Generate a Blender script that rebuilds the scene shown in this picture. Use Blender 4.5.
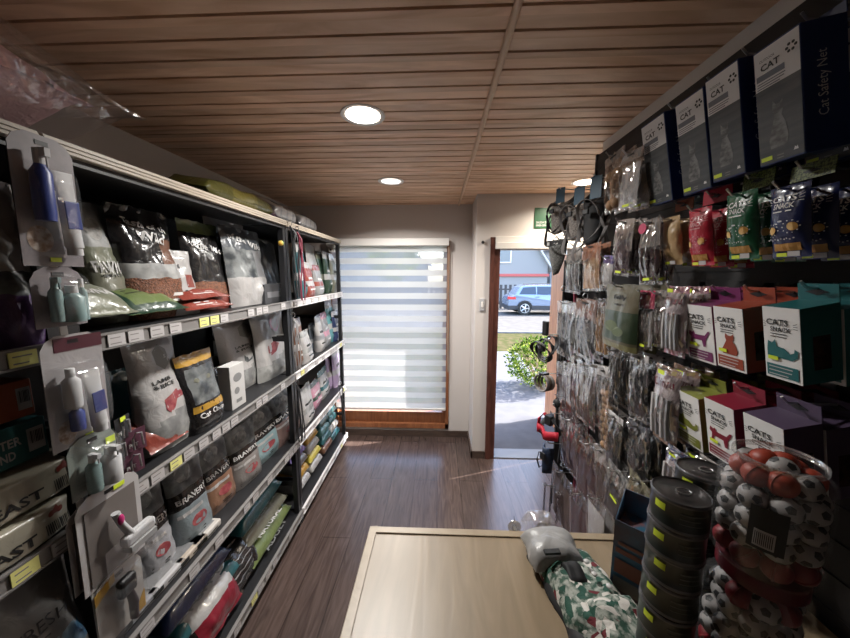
import bpy, bmesh, math, random
from mathutils import Vector, Matrix, noise, Euler
PI = math.pi
S = bpy.context.scene
COL = S.collection
for _o in list(bpy.data.objects): bpy.data.objects.remove(_o)

# ---------------------------------------------------------------- camera, world, sun, exposure
EYE = Vector((0, 0, 1.72)); FPX = 320.0
PITCH = math.atan(44 / FPX); YAW = math.atan(13 / FPX)
cam_d = bpy.data.cameras.new('camera'); cam = bpy.data.objects.new('camera', cam_d); COL.objects.link(cam)
cam_d.sensor_width = 36; cam_d.lens = FPX / 850 * 36; cam_d.clip_start = .02; cam_d.clip_end = 300
cam.location = EYE; cam.rotation_euler = (PI / 2 - PITCH, 0, YAW)
S.camera = cam
FWD = Vector((-math.sin(YAW) * math.cos(PITCH), math.cos(YAW) * math.cos(PITCH), -math.sin(PITCH)))
RGT = Vector((math.cos(YAW), math.sin(YAW), 0)); UPV = RGT.cross(FWD)
def ray(px, py): return FWD + RGT * ((px - 425) / FPX) + UPV * ((319 - py) / FPX)
def hitX(px, py, X): d = ray(px, py); return EYE + d * (X / d.x)
def hitY(px, py, Y): d = ray(px, py); return EYE + d * (Y / d.y)
def hitZ(px, py, z): d = ray(px, py); return EYE + d * ((z - EYE.z) / d.z)
def y_at(px, z, X):
    a = (px - 425) / FPX; dz = z - EYE.z
    return (a * (FWD.x * X + FWD.z * dz) - RGT.x * X) / (RGT.y - a * FWD.y)

S.view_settings.view_transform = 'Standard'; S.view_settings.look = 'None'
S.view_settings.gamma = 1; S.view_settings.use_curve_mapping = False
S.view_settings.exposure = 1.60
W_ = bpy.data.worlds.new('world'); S.world = W_; W_.use_nodes = True
wn = W_.node_tree; bg = wn.nodes['Background']
sky = wn.nodes.new('ShaderNodeTexSky'); sky.sky_type = 'NISHITA'; sky.sun_disc = False
sky.sun_elevation = math.radians(50); sky.sun_rotation = math.radians(70); sky.air_density = 1.0; sky.dust_density = 2.0
wn.links.new(sky.outputs[0], bg.inputs[0]); bg.inputs[1].default_value = 0.50
sun_d = bpy.data.lights.new('sun', 'SUN'); sun_d.energy = 9.5; sun_d.angle = math.radians(.6); sun_d.color = (1, .95, .87)
sun = bpy.data.objects.new('sun', sun_d); COL.objects.link(sun)
sun.rotation_euler = Vector((-1.6, -.6, -1.0)).to_track_quat('-Z', 'Y').to_euler(); sun.location = (6, 8, 9)

# ---------------------------------------------------------------- helpers
def tag(o, label=None, cat=None, group=None, kind=None):
    if label: o['label'] = label
    if cat: o['category'] = cat
    if group: o['group'] = group
    if kind: o['kind'] = kind
    return o
def empty(name, loc=(0, 0, 0), rot=(0, 0, 0)):
    o = bpy.data.objects.new(name, None); COL.objects.link(o); o.location = loc; o.rotation_euler = rot
    o.empty_display_size = .05; return o
class MB:
    def __init__(s): s.v = []; s.f = []; s.m = []
    def add(s, vs, fs, mi=0):
        n = len(s.v); s.v += [tuple(v) for v in vs]
        for f in fs: s.f.append([i + n for i in f]); s.m.append(mi)
        return s
    def box(s, a, b, mi=0, rot=None, piv=None):
        x0, y0, z0 = a; x1, y1, z1 = b
        vs = [Vector(p) for p in ((x0,y0,z0),(x1,y0,z0),(x1,y1,z0),(x0,y1,z0),(x0,y0,z1),(x1,y0,z1),(x1,y1,z1),(x0,y1,z1))]
        if rot is not None:
            c = Vector(piv) if piv else sum(vs, Vector()) / 8
            vs = [c + rot @ (v - c) for v in vs]
        return s.add(vs, [(0,3,2,1),(4,5,6,7),(0,1,5,4),(1,2,6,5),(2,3,7,6),(3,0,4,7)], mi)
    def tube(s, pts, r, seg=6, mi=0, closed=False, flat=None):
        pts = [Vector(p) for p in pts]; n = len(pts); vs = []; 
        for i, p in enumerate(pts):
            if closed: t = pts[(i+1) % n] - pts[i-1]
            else: t = pts[min(i+1, n-1)] - pts[max(i-1, 0)]
            t = t.normalized() if t.length > 1e-9 else Vector((0,0,1))
            ref = flat if flat else (Vector((0,0,1)) if abs(t.z) < .9 else Vector((1,0,0)))
            ref = Vector(ref); a = t.cross(ref)
            a = a.normalized() if a.length > 1e-6 else Vector((1,0,0))
            b = a.cross(t)
            rr = r[i] if isinstance(r, (list,)) else r
            ra, rb = rr if isinstance(rr, tuple) else (rr, rr)
            for k in range(seg):
                an = 2*PI*(k+.5)/seg; vs.append(p + a*math.cos(an)*ra + b*math.sin(an)*rb)
        fs = []
        for i in range(n if closed else n-1):
            j = (i+1) % n
            for k in range(seg):
                k2 = (k+1) % seg; fs.append((i*seg+k, i*seg+k2, j*seg+k2, j*seg+k))
        if not closed:
            fs.append(tuple(range(seg))[::-1]); fs.append(tuple((n-1)*seg+k for k in range(seg)))
        return s.add(vs, fs, mi)
    def lathe(s, prof, seg=24, mi=0, c=(0,0,0), mfun=None):
        cx, cy, cz = c; vs = []; n = len(prof)
        for r, z in prof:
            for k in range(seg):
                a = 2*PI*k/seg; vs.append((cx+r*math.cos(a), cy+r*math.sin(a), cz+z))
        b = len(s.v); s.v += vs
        for i in range(n-1):
            for k in range(seg):
                k2 = (k+1) % seg
                s.f.append([b+i*seg+k, b+i*seg+k2, b+(i+1)*seg+k2, b+(i+1)*seg+k]); s.m.append(mfun(i) if mfun else mi)
        return s
    def ball(s, c, r, mi=0, seg=10, rings=7, sc=(1,1,1)):
        c = Vector(c); prof = [(math.sin(PI*i/rings), -math.cos(PI*i/rings)) for i in range(rings+1)]
        vs = []
        for pr, pz in prof:
            for k in range(seg):
                a = 2*PI*k/seg; vs.append(c + Vector((pr*r*math.cos(a)*sc[0], pr*r*math.sin(a)*sc[1], pz*r*sc[2])))
        fs = []
        for i in range(rings):
            for k in range(seg):
                k2 = (k+1) % seg; fs.append((i*seg+k, i*seg+k2, (i+1)*seg+k2, (i+1)*seg+k))
        return s.add(vs, fs, mi)
    def prism(s, poly, y0, y1, mi=0):     # poly in (x,z)
        n = len(poly)
        vs = [(x, y0, z) for x, z in poly] + [(x, y1, z) for x, z in poly]
        fs = [tuple(range(n)), tuple(range(2*n-1, n-1, -1))] + [(i, i+n, (i+1) % n + n, (i+1) % n) for i in range(n)]
        return s.add(vs, fs, mi)
    def build(s, name, mats, parent=None, smooth=False, bevel=0, loc=None, rot=None, merge=True):
        me = bpy.data.meshes.new(name); me.from_pydata(s.v, [], s.f)
        mats = mats if isinstance(mats, (list, tuple)) else [mats]
        for m in mats: me.materials.append(m)
        for p, mi in zip(me.polygons, s.m): p.material_index = min(mi, len(mats)-1)
        bm = bmesh.new(); bm.from_mesh(me)
        if merge: bmesh.ops.remove_doubles(bm, verts=bm.verts, dist=1e-5)
        bmesh.ops.recalc_face_normals(bm, faces=bm.faces)
        if smooth:
            for f in bm.faces: f.smooth = True
            for e in bm.edges:
                if len(e.link_faces) == 2 and e.calc_face_angle(0) > 1.0: e.smooth = False
        bm.to_mesh(me); bm.free()
        o = bpy.data.objects.new(name, me); COL.objects.link(o)
        if parent is not None: o.parent = parent
        if loc is not None: o.location = loc
        if rot is not None: o.rotation_euler = rot
        if bevel:
            b = o.modifiers.new('bevel', 'BEVEL'); b.width = bevel; b.segments = 2; b.limit_method = 'ANGLE'
        return o
KIDS = {}
def copy_tree(o, parent=None):
    c = o.copy(); COL.objects.link(c); c.parent = parent
    for ch in list(o.children): copy_tree(ch, c)
    return c

# ---------------------------------------------------------------- materials
MC = {}
def mat(name, col, rough=.5, metal=0, bump=0, bscale=30, coat=0, var=0, vscale=8, col2=None, alpha=1, stretch=None, spec=.5, trans=0):
    if name in MC: return MC[name]
    m = bpy.data.materials.new(name); m.use_nodes = True; nt = m.node_tree; N = nt.nodes; Lk = nt.links
    p = N['Principled BSDF']; c = tuple(col) + (1,)
    p.inputs['Base Color'].default_value = c; p.inputs['Roughness'].default_value = rough; p.inputs['Metallic'].default_value = metal
    p.inputs['Coat Weight'].default_value = coat; p.inputs['Coat Roughness'].default_value = .12
    p.inputs['Alpha'].default_value = alpha; p.inputs['Specular IOR Level'].default_value = spec
    p.inputs['Transmission Weight'].default_value = trans
    tc = N.new('ShaderNodeTexCoord'); mp = N.new('ShaderNodeMapping'); Lk.new(tc.outputs['Object'], mp.inputs[0])
    if stretch: mp.inputs['Scale'].default_value = stretch
    if var or col2:
        n = N.new('ShaderNodeTexNoise'); n.inputs['Scale'].default_value = vscale; n.inputs['Detail'].default_value = 4
        Lk.new(mp.outputs[0], n.inputs['Vector'])
        mx = N.new('ShaderNodeMix'); mx.data_type = 'RGBA'
        c2 = tuple(col2) + (1,) if col2 else tuple(max(0, x*(1-var)) for x in col) + (1,)
        mx.inputs[6].default_value = c; mx.inputs[7].default_value = c2
        cr = N.new('ShaderNodeMapRange'); cr.inputs[1].default_value = .4; cr.inputs[2].default_value = .6
        Lk.new(n.outputs[0], cr.inputs[0]); Lk.new(cr.outputs[0], mx.inputs[0]); Lk.new(mx.outputs[2], p.inputs['Base Color'])
    if bump:
        n = N.new('ShaderNodeTexNoise'); n.inputs['Scale'].default_value = bscale; n.inputs['Detail'].default_value = 3
        n.inputs['Distortion'].default_value = .6
        Lk.new(mp.outputs[0], n.inputs['Vector'])
        b = N.new('ShaderNodeBump'); b.inputs['Strength'].default_value = bump; b.inputs['Distance'].default_value = .01
        Lk.new(n.outputs[0], b.inputs['Height']); Lk.new(b.outputs[0], p.inputs['Normal'])
    MC[name] = m; return m
def foil(name, col, **k):
    k.setdefault('rough', .3); k.setdefault('bump', .5); k.setdefault('bscale', 22); k.setdefault('coat', .5)
    return mat('foil_' + name, tuple(c*.78 for c in col), **k)
def film(name, col=(.9,.9,.92), op=.3, rough=.12, stretch=(1,1,.35), bs=40, strength=.9, gloss=.65):
    if name in MC: return MC[name]
    m = bpy.data.materials.new(name); m.use_nodes = True; nt = m.node_tree; N = nt.nodes; Lk = nt.links
    N.remove(N['Principled BSDF']); out = N['Material Output']
    tr = N.new('ShaderNodeBsdfTransparent'); gl = N.new('ShaderNodeBsdfGlossy'); df = N.new('ShaderNodeBsdfDiffuse')
    gl.inputs['Roughness'].default_value = rough; gl.inputs['Color'].default_value = (1,1,1,1); df.inputs[0].default_value = tuple(x*.8 for x in col)+(1,)
    tc = N.new('ShaderNodeTexCoord'); mp = N.new('ShaderNodeMapping'); mp.inputs['Scale'].default_value = stretch
    Lk.new(tc.outputs['Object'], mp.inputs[0])
    n = N.new('ShaderNodeTexNoise'); n.inputs['Scale'].default_value = bs; n.inputs['Detail'].default_value = 2; n.inputs['Distortion'].default_value = 1.2
    Lk.new(mp.outputs[0], n.inputs['Vector'])
    b = N.new('ShaderNodeBump'); b.inputs['Strength'].default_value = strength; b.inputs['Distance'].default_value = .012
    Lk.new(n.outputs[0], b.inputs['Height']); Lk.new(b.outputs[0], gl.inputs['Normal'])
    m1 = N.new('ShaderNodeMixShader'); m1.inputs[0].default_value = gloss; Lk.new(df.outputs[0], m1.inputs[1]); Lk.new(gl.outputs[0], m1.inputs[2])
    m2 = N.new('ShaderNodeMixShader'); m2.inputs[0].default_value = op; Lk.new(tr.outputs[0], m2.inputs[1]); Lk.new(m1.outputs[0], m2.inputs[2])
    Lk.new(m2.outputs[0], out.inputs[0]); MC[name] = m; return m
def wood(name, c1, c2, scale=(1, 14, 14), rough=.45, plank=None, axis='Y', ns=3.0):
    m = bpy.data.materials.new(name); m.use_nodes = True; nt = m.node_tree; N = nt.nodes; Lk = nt.links; p = N['Principled BSDF']
    tc = N.new('ShaderNodeTexCoord'); mp = N.new('ShaderNodeMapping'); mp.inputs['Scale'].default_value = scale
    src = tc.outputs['Object']
    if plank:     # shift the grain from plank to plank
        sp = N.new('ShaderNodeSeparateXYZ'); Lk.new(src, sp.inputs[0])
        d = N.new('ShaderNodeMath'); d.operation = 'DIVIDE'; d.inputs[1].default_value = plank; Lk.new(sp.outputs[axis], d.inputs[0])
        fl = N.new('ShaderNodeMath'); fl.operation = 'FLOOR'; Lk.new(d.outputs[0], fl.inputs[0])
        wn_ = N.new('ShaderNodeTexWhiteNoise'); wn_.noise_dimensions = '1D'; Lk.new(fl.outputs[0], wn_.inputs['W'])
        vm = N.new('ShaderNodeVectorMath'); vm.operation = 'MULTIPLY_ADD'; Lk.new(wn_.outputs['Color'], vm.inputs[0]); vm.inputs[1].default_value = (9, 9, 9)
        Lk.new(src, vm.inputs[2]); src = vm.outputs[0]
    Lk.new(src, mp.inputs[0])
    n = N.new('ShaderNodeTexNoise'); n.inputs['Scale'].default_value = ns; n.inputs['Detail'].default_value = 6; n.inputs['Distortion'].default_value = 1.6
    Lk.new(mp.outputs[0], n.inputs['Vector'])
    cr = N.new('ShaderNodeValToRGB'); cr.color_ramp.elements[0].position = .32; cr.color_ramp.elements[1].position = .68
    cr.color_ramp.elements[0].color = tuple(c1)+(1,); cr.color_ramp.elements[1].color = tuple(c2)+(1,)
    Lk.new(n.outputs[0], cr.inputs[0]); fin = cr.outputs[0]
    if plank:
        hv = N.new('ShaderNodeHueSaturation'); mr = N.new('ShaderNodeMapRange'); mr.inputs[3].default_value = .85; mr.inputs[4].default_value = 1.13
        Lk.new(wn_.outputs['Value'], mr.inputs[0]); Lk.new(mr.outputs[0], hv.inputs['Value']); Lk.new(fin, hv.inputs['Color']); fin = hv.outputs[0]
    Lk.new(fin, p.inputs['Base Color']); p.inputs['Roughness'].default_value = rough
    b = N.new('ShaderNodeBump'); b.inputs['Strength'].default_value = .12; b.inputs['Distance'].default_value = .003
    Lk.new(n.outputs[0], b.inputs['Height']); Lk.new(b.outputs[0], p.inputs['Normal'])
    MC[name] = m; return m
def emis(name, col, st):
    m = bpy.data.materials.new(name); m.use_nodes = True; N = m.node_tree.nodes; p = N['Principled BSDF']
    p.inputs['Base Color'].default_value = (.8,.8,.8,1); p.inputs['Emission Color'].default_value = tuple(col)+(1,); p.inputs['Emission Strength'].default_value = st
    return m
M = dict(
    wall=mat('painted_wall', (.60,.555,.53), .75, bump=.05, bscale=180),
    white=mat('white_paint', (.72,.69,.66), .5), black=mat('black_metal', (.012,.012,.014), .45),
    blackp=mat('black_panel', (.014,.012,.013), .6), rail=mat('grey_rail', (.20,.19,.185), .35),
    cream=mat('cream_edge', (.42,.36,.29), .45), tagw=mat('tag_paper', (.46,.44,.44), .6), tagt=mat('tag_print', (.22,.2,.2), .6),
    yel=mat('yellow_sticker', (.62,.75,.04), .5), ink=mat('black_ink', (.012,.012,.012), .5), paper=mat('white_paper', (.50,.49,.48), .5),
    steel=mat('steel', (.55,.55,.56), .3, metal=1), frame=wood('window_wood', (.20,.07,.03), (.36,.14,.06), (8,8,1.2), .4),
    trimw=wood('trim_wood', (.27,.17,.11), (.40,.27,.18), (8,1,8), .5),
)
MOUT = {}
# ---------------------------------------------------------------- decals and lettering on curved fronts
TX = {}
def text_mesh(body, bold=False):
    if (body, bold) in TX: return TX[(body, bold)]
    c = bpy.data.curves.new('lettering', 'FONT'); c.body = body; c.size = 1; c.resolution_u = 2; c.align_x = 'CENTER'; c.align_y = 'CENTER'
    if bold: c.offset = .025
    t = bpy.data.objects.new('lettering', c); COL.objects.link(t)
    bpy.context.view_layer.update()
    me = bpy.data.meshes.new_from_object(t.evaluated_get(bpy.context.evaluated_depsgraph_get()))
    vs = [v.co.copy() for v in me.vertices]; fs = [tuple(p.vertices) for p in me.polygons]
    bpy.data.objects.remove(t); bpy.data.meshes.remove(me)
    xs = [v.x for v in vs]; ys = [v.y for v in vs]; cx = (min(xs)+max(xs))/2; cy = (min(ys)+max(ys))/2
    w = max(xs)-min(xs); h = max(ys)-min(ys)
    TX[(body, bold)] = ([((v.x-cx)/w, (v.y-cy)/h) for v in vs], fs, w/h); return TX[(body, bold)]
def lettering(parent, fn, body, x, z, w, m, h=None, rot=0, bold=True, name='lettering', off=.0014, lift=0):
    vs, fs, asp = text_mesh(body, bold); h = h or w/asp
    ca, sa = math.cos(rot), math.sin(rot); out = []
    for a, b in vs:
        a *= w; b *= h; X = x + a*ca - b*sa; Z = z + a*sa + b*ca
        p = Vector(fn(X, Z)); out.append((p.x, p.y - off - lift, p.z))
    return MB().add(out, fs).build(name, m, parent, merge=False)
def decal(parent, fn, polys, m, name='printed_panel', off=.0007):
    """polys: list of (x,z) outlines, or ('grid', x0,z0,x1,z1)"""
    mb = MB()
    for k, pl in enumerate(polys):
        mi = 0
        if pl[0] == 'm': mi = pl[1]; pl = pl[2]
        o = off + .00025*k
        if pl[0] == 'grid':
            _, x0, z0, x1, z1 = pl; n = 8; g = []
            for j in range(n+1):
                for i in range(n+1):
                    p = fn(x0+(x1-x0)*i/n, z0+(z1-z0)*j/n); g.append((p[0], p[1]-o, p[2]))
            mb.add(g, [(j*(n+1)+i, j*(n+1)+i+1, (j+1)*(n+1)+i+1, (j+1)*(n+1)+i) for j in range(n) for i in range(n)], mi)
        else:
            g = []
            for x, z in pl: p = fn(x, z); g.append((p[0], p[1]-o, p[2]))
            mb.add(g, [tuple(range(len(g)))], mi)
    return mb.build(name, m, parent, merge=False)
def disc(x, z, r, rz=None, n=14, a0=0): return [(x + r*math.cos(2*PI*i/n+a0), z + (rz or r)*math.sin(2*PI*i/n+a0)) for i in range(n)]
def rect(x0, z0, x1, z1): return [(x0,z0),(x1,z0),(x1,z1),(x0,z1)]
def barcode(x0, z0, x1, z1, n=11, seed=1):
    r = random.Random(seed); out = []
    for i in range(n):
        a = x0 + (x1-x0)*i/n; out.append(rect(a, z0, a + (x1-x0)/n*r.uniform(.3,.75), z1))
    return out
def small_lines(x, z, w, n, dz=.006, h=.002, seed=0):
    r = random.Random(seed); return [rect(x-w/2, z-i*dz-h, x-w/2 + w*r.uniform(.6,1), z-i*dz) for i in range(n)]
# ---------------------------------------------------------------- soft packs
class Pouch:
    """soft pack, local frame: width x, height z from 0, front faces -y"""
    def __init__(s, W, H, T, kind='stand', seed=0, crumple=.004, taper=0.06, freq=1):
        s.fq = freq
        s.W, s.H, s.T, s.k, s.seed, s.c, s.tp = W, H, T, kind, seed, crumple, taper
    def pt(s, u, v, side):
        W, H, T = s.W/2, s.H, s.T/2
        if s.k == 'stand':
            pr = min(1, ((1-v)/.8))**.75 if v < .93 else .02
            pr *= (.75 + .25*min(1, v/.12)); au = max(0, 1-abs(u)**3.2)**.55
            wd = 1 - s.tp*math.sin(PI*v)*.8
        elif s.k == 'brick':
            e = min(v, 1-v); pr = min(1, e/.10)**.5 if e > .0 else 0; pr = max(pr, .04)
            au = max(0, 1-abs(u)**6)**.5; wd = 1 - .03*math.sin(PI*v)
        else:                                  # pillow with crimped ends
            e = min(v, 1-v); pr = .03 if e < .055 else (min(1, (e-.055)/.3))**.6
            au = max(0, 1-abs(u)**2.4)**.6; wd = 1 - s.tp*(1 if .08 < v < .92 else .15)
        y = T*pr*au
        q = Vector((u*2.1*s.fq + s.seed*3.7, v*2.6*H/max(W,.01)*.5*(.4 if s.fq > 1 else 1), s.seed*1.3 + side*5))
        n = noise.noise(q*1.4)*.6 + noise.noise(q*3.1)*.3
        n2 = noise.noise(q*1.9 + Vector((7,3,1)))
        ed = min(1, (1-abs(u))*5)
        y = side*y - n*s.c*2.0*(.3+.7*ed) * (.4 if s.k == 'stand' and v < .05 else 1)
        x = u*W*wd + n2*s.c*.8*min(1, v*6)
        zb = 0
        if s.k == 'stand': zb = -.0
        return Vector((x, y, v*H + (n2*s.c*.6 if v > .05 else 0) + zb))
    def fn(s, x, z): return s.pt(max(-1, min(1, 2*x/s.W)), max(0, min(1, z/s.H)), -1)
    def mesh(s, name, mats, parent=None, reg=None, nu=16, nv=22, smooth=True):
        vs = []; fs = []; ms = []
        for side in (-1, 1):
            for j in range(nv+1):
                for i in range(nu+1):
                    u = -1+2*i/nu; v = j/nv
                    p = s.pt(u, v, side)
                    if i in (0, nu): p = (s.pt(u, v, -1) + s.pt(u, v, 1))/2
                    vs.append(p)
        st = (nu+1)*(nv+1)
        for k in (0, 1):
            for j in range(nv):
                for i in range(nu):
                    a = k*st + j*(nu+1)+i; fs.append((a, a+1, a+nu+2, a+nu+1))
                    ms.append(reg((-1+2*(i+.5)/nu), (j+.5)/nv) if (reg and k == 0) else (reg(-1+2*(i+.5)/nu, (j+.5)/nv) if reg else 0))
        for i in range(nu):
            fs.append((i, i+1, st+i+1, st+i)); ms.append(0)
            a = nv*(nu+1)+i; fs.append((a, a+1, st+a+1, st+a)); ms.append(0)
        mb = MB(); mb.v = [tuple(v) for v in vs]; mb.f = [list(f) for f in fs]; mb.m = ms
        return mb.build(name, mats, parent, smooth=smooth)
class Flat:
    """flat front plane of a carton; same frame"""
    def __init__(s, y=0): s.y = y
    def fn(s, x, z): return Vector((x, s.y, z))
FL = Flat()

# ---------------------------------------------------------------- the room
def struct(name, mb, m, **k): return tag(mb.build(name, m, **k), kind='structure')
CZ = 2.40; XL = -1.5; YB = 3.24; YD = 2.85; XR = .85; YN = -1.6
fl = wood('floor_laminate', (.050,.033,.029), (.098,.067,.058), (14, 1.4, 1), .26, plank=.19, axis='X', ns=2.2)
# plank seams in the laminate
nt = fl.node_tree; N = nt.nodes; Lk = nt.links; pb = N['Principled BSDF']
tc = N.new('ShaderNodeTexCoord'); mp = N.new('ShaderNodeMapping'); mp.inputs['Rotation'].default_value = (0, 0, PI/2)
br = N.new('ShaderNodeTexBrick'); br.inputs['Scale'].default_value = 1; br.inputs['Brick Width'].default_value = 1.25; br.inputs['Row Height'].default_value = .19
br.inputs['Mortar Size'].default_value = .0035; br.inputs['Color1'].default_value = (1,1,1,1); br.inputs['Color2'].default_value = (.93,.93,.93,1); br.inputs['Mortar'].default_value = (.55,.55,.55,1)
Lk.new(tc.outputs['Object'], mp.inputs[0]); Lk.new(mp.outputs[0], br.inputs[0])
old = pb.inputs['Base Color'].links[0].from_socket
mx = N.new('ShaderNodeMix'); mx.data_type = 'RGBA'; mx.blend_type = 'MULTIPLY'; mx.inputs[0].default_value = 1
Lk.new(old, mx.inputs[6]); Lk.new(br.outputs[0], mx.inputs[7]); Lk.new(mx.outputs[2], pb.inputs['Base Color'])
struct('floor', MB().box((XL-.1, YN-.1, -.1), (2.1, YD, 0)).box((XL-.1, YD, -.1), (.33, YB, 0)), fl)
ce = wood('ceiling_pine', (.58,.345,.205), (.86,.60,.42), (1.4, 7, 7), .5, plank=.087, ns=1.3)
cb = MB(); y = YN
while y < YB+.1:
    cb.box((XL-.1, y+.005, CZ), (2.1, y+.081, CZ+.014)); y += .087
cb.box((XL-.1, YN-.1, CZ+.024), (2.1, YB+.1, CZ+.06), 1)
ceiling = struct('ceiling', cb, [ce, mat('ceiling_void', (.02,.014,.01), .9)], merge=False)
struct('trim_1', MB().tube([(.197, YN, CZ-.004), (.197, YB, CZ-.004)], .0115, 10), mat('ceiling_bead', (.62,.42,.28), .45), smooth=True)
w = M['wall']
struct('wall_left', MB().box((XL-.1, YN, 0), (XL, YB+.1, CZ)), w)
struct('wall_back', MB().box((XL-.1, YN-.1, 0), (2.1, YN, CZ)), w)
struct('wall_right', MB().box((XR, YN, 0), (XR+.1, 1.80, CZ)), M['white'])
struct('wall_far_right', MB().box((2.0, YN, 0), (2.1, YD, CZ)), w)
WX0, WX1, WZ0, WZ1 = -1.10, .115, .10, 2.05
struct('wall_window_side', MB().box((XL, YB, 0), (WX0, YB+.12, CZ)).box((WX1, YB, 0), (.33, YB+.12, CZ))
       .box((WX0, YB, 0), (WX1, YB+.12, WZ0)).box((WX0, YB, WZ1), (WX1, YB+.12, CZ)), w)
DX0, DX1, DZ = .535, 1.36, 1.94
struct('wall_door_side', MB().box((.33, YD, 0), (DX0, YD+.13, CZ)).box((.33, YD+.13, 0), (.43, YB+.12, CZ))
       .box((DX1, YD, 0), (2.1, YD+.13, CZ)).box((DX0, YD, DZ), (DX1, YD+.13, CZ)), w)
bt = wood('baseboard_wood', (.05,.034,.028), (.10,.066,.052), (1.5,10,10), .4)
struct('baseboard_window', MB().box((XL, YB-.012, 0), (.33, YB, .07)), bt)
struct('baseboard_door', MB().box((.32, YD-.012, 0), (DX0-.09, YD, .07)).box((.318, YD-.012, 0), (.33, YB, .07)), bt)
struct('baseboard_left', MB().box((XL, YN, 0), (XL+.012, YB, .07)), bt)
# window with its wooden frame and pane
fr = MB(); t = .035
for a, b in (((WX0, YB-.02, WZ0), (WX0+t, YB+.09, WZ1)), ((WX1-t, YB-.02, WZ0), (WX1, YB+.09, WZ1)),
             ((WX0, YB-.02, WZ0), (WX1, YB+.09, WZ0+.05)), ((WX0+t, YB+.02, WZ0+.05), (WX1-t, YB+.08, WZ0+.165)), ((WX0, YB-.02, WZ1-.03), (WX1, YB+.09, WZ1))): fr.box(a, b)
fr.box((WX0+t, YB+.04, WZ0+.05), (WX0+t+.03, YB+.085, WZ1-.03)).box((WX1-t-.03, YB+.04, WZ0+.05), (WX1-t, YB+.085, WZ1-.03)).box((WX0+t, YB+.04, WZ0+.05), (WX1-t, YB+.085, WZ0+.09))
wf = struct('window_1', fr, M['frame'])
gm = film('window_glass_mat', (1,1,1), .04, .0, (1,1,1), 1, 0)
MB().box((WX0+t+.03, YB+.06, WZ0+.09), (WX1-t-.03, YB+.064, WZ1-.03)).build('pane', gm, wf)
# zebra roller blind: opaque bands between sheer ones
def cloth(name, col, trn, alpha):
    m = bpy.data.materials.new(name); m.use_nodes = True; nt = m.node_tree; N = nt.nodes; Lk = nt.links; N.remove(N['Principled BSDF'])
    d = N.new('ShaderNodeBsdfDiffuse'); t_ = N.new('ShaderNodeBsdfTranslucent'); tr = N.new('ShaderNodeBsdfTransparent')
    d.inputs[0].default_value = tuple(col)+(1,); t_.inputs[0].default_value = tuple(col)+(1,)
    a = N.new('ShaderNodeMixShader'); a.inputs[0].default_value = trn; Lk.new(d.outputs[0], a.inputs[1]); Lk.new(t_.outputs[0], a.inputs[2])
    b = N.new('ShaderNodeMixShader'); b.inputs[0].default_value = alpha; Lk.new(tr.outputs[0], b.inputs[1]); Lk.new(a.outputs[0], b.inputs[2])
    Lk.new(b.outputs[0], N['Material Output'].inputs[0]); return m
op = cloth('blind_opaque_band', (.56,.555,.54), .30, .98); sh = cloth('blind_sheer_band', (.36,.38,.43), .40, .62)
BX0, BX1, BZ0, BZ1 = -1.07, .085, .315, 2.0
bl = empty('roller_blind', (0,0,0)); tag(bl, 'white zebra roller blind with striped sheer bands covering the big window', 'blind')
mb = MB(); nb = 29
for i in range(nb):
    z0 = BZ0 + .02 + (BZ1-BZ0-.02)*i/nb; z1 = BZ0 + .02 + (BZ1-BZ0-.02)*(i+1)/nb; mi = i % 2
    g = []
    for x in [BX0 + (BX1-BX0)*k/24 for k in range(25)]:
        for z in (z0, z1):
            g.append((x, YB-.045 + .004*math.sin(x*9+z*2) + .003*noise.noise(Vector((x*3, z*4, 2))), z))
    mb.add(g, [(2*k, 2*k+2, 2*k+3, 2*k+1) for k in range(24)], mi)
mb.build('fabric', [op, sh], bl, smooth=True)
MB().box((BX0-.02, YB-.10, 2.0), (BX1+.02, YB-.02, 2.07)).build('cassette', M['white'], bl, bevel=.006)
MB().box((BX0, YB-.055, BZ0), (BX1, YB-.035, BZ0+.022)).build('bottom_rail', M['white'], bl, bevel=.004)
MB().tube([(BX1+.012, YB-.07, 1.99), (BX1+.014, YB-.07, .75), (BX1+.022, YB-.06, .73), (BX1+.026, YB-.05, .75), (BX1+.026, YB-.05, 1.99)], .003, 5).build('pull_cord', M['cream'], bl)
# door opening: brown jamb, white head box, leaf opened outwards
struct('trim_2', MB().box((DX0-.085, YD-.022, 0), (DX0-.045, YD, DZ+.10)).box((DX0-.045, YD-.012, 0), (DX0, YD+.13, DZ+.02)).box((DX1, YD-.012, 0), (DX1+.05, YD+.13, DZ+.02)),
       wood('door_jamb', (.055,.018,.013), (.13,.045,.032), (8,8,1.2), .4))
struct('trim_3', MB().box((DX0-.045, YD-.03, DZ+.055), (DX1+.07, YD, DZ+.105)).box((DX0-.045, YD-.05, DZ), (DX1+.07, YD+.02, DZ+.055)), M['white'], bevel=.004)
struct('trim_4', MB().box((DX0, YD-.0, -.02), (DX1, YD+.16, .008)), mat('sill_metal', (.16,.16,.17), .5))
dl = struct('door_1', MB().box((1.315, YD+.14, .01), (1.36, YD+.95, DZ-.01)), wood('door_leaf', (.35,.13,.06), (.5,.21,.10), (6,6,1), .5), bevel=.003)
MB().tube([(1.315, YD+.85, 1.0), (1.27, YD+.85, 1.0), (1.265, YD+.75, 1.0)], .009, 8).build('door_handle', M['steel'], dl, smooth=True)
struct('added_sun_block', MB().box((-4, YB+.12, 2.42), (4, YD+.13+1.1, 2.5)), M['white'])  # added overhang out of view, blocks high sun from the doorway and upper blind
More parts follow.
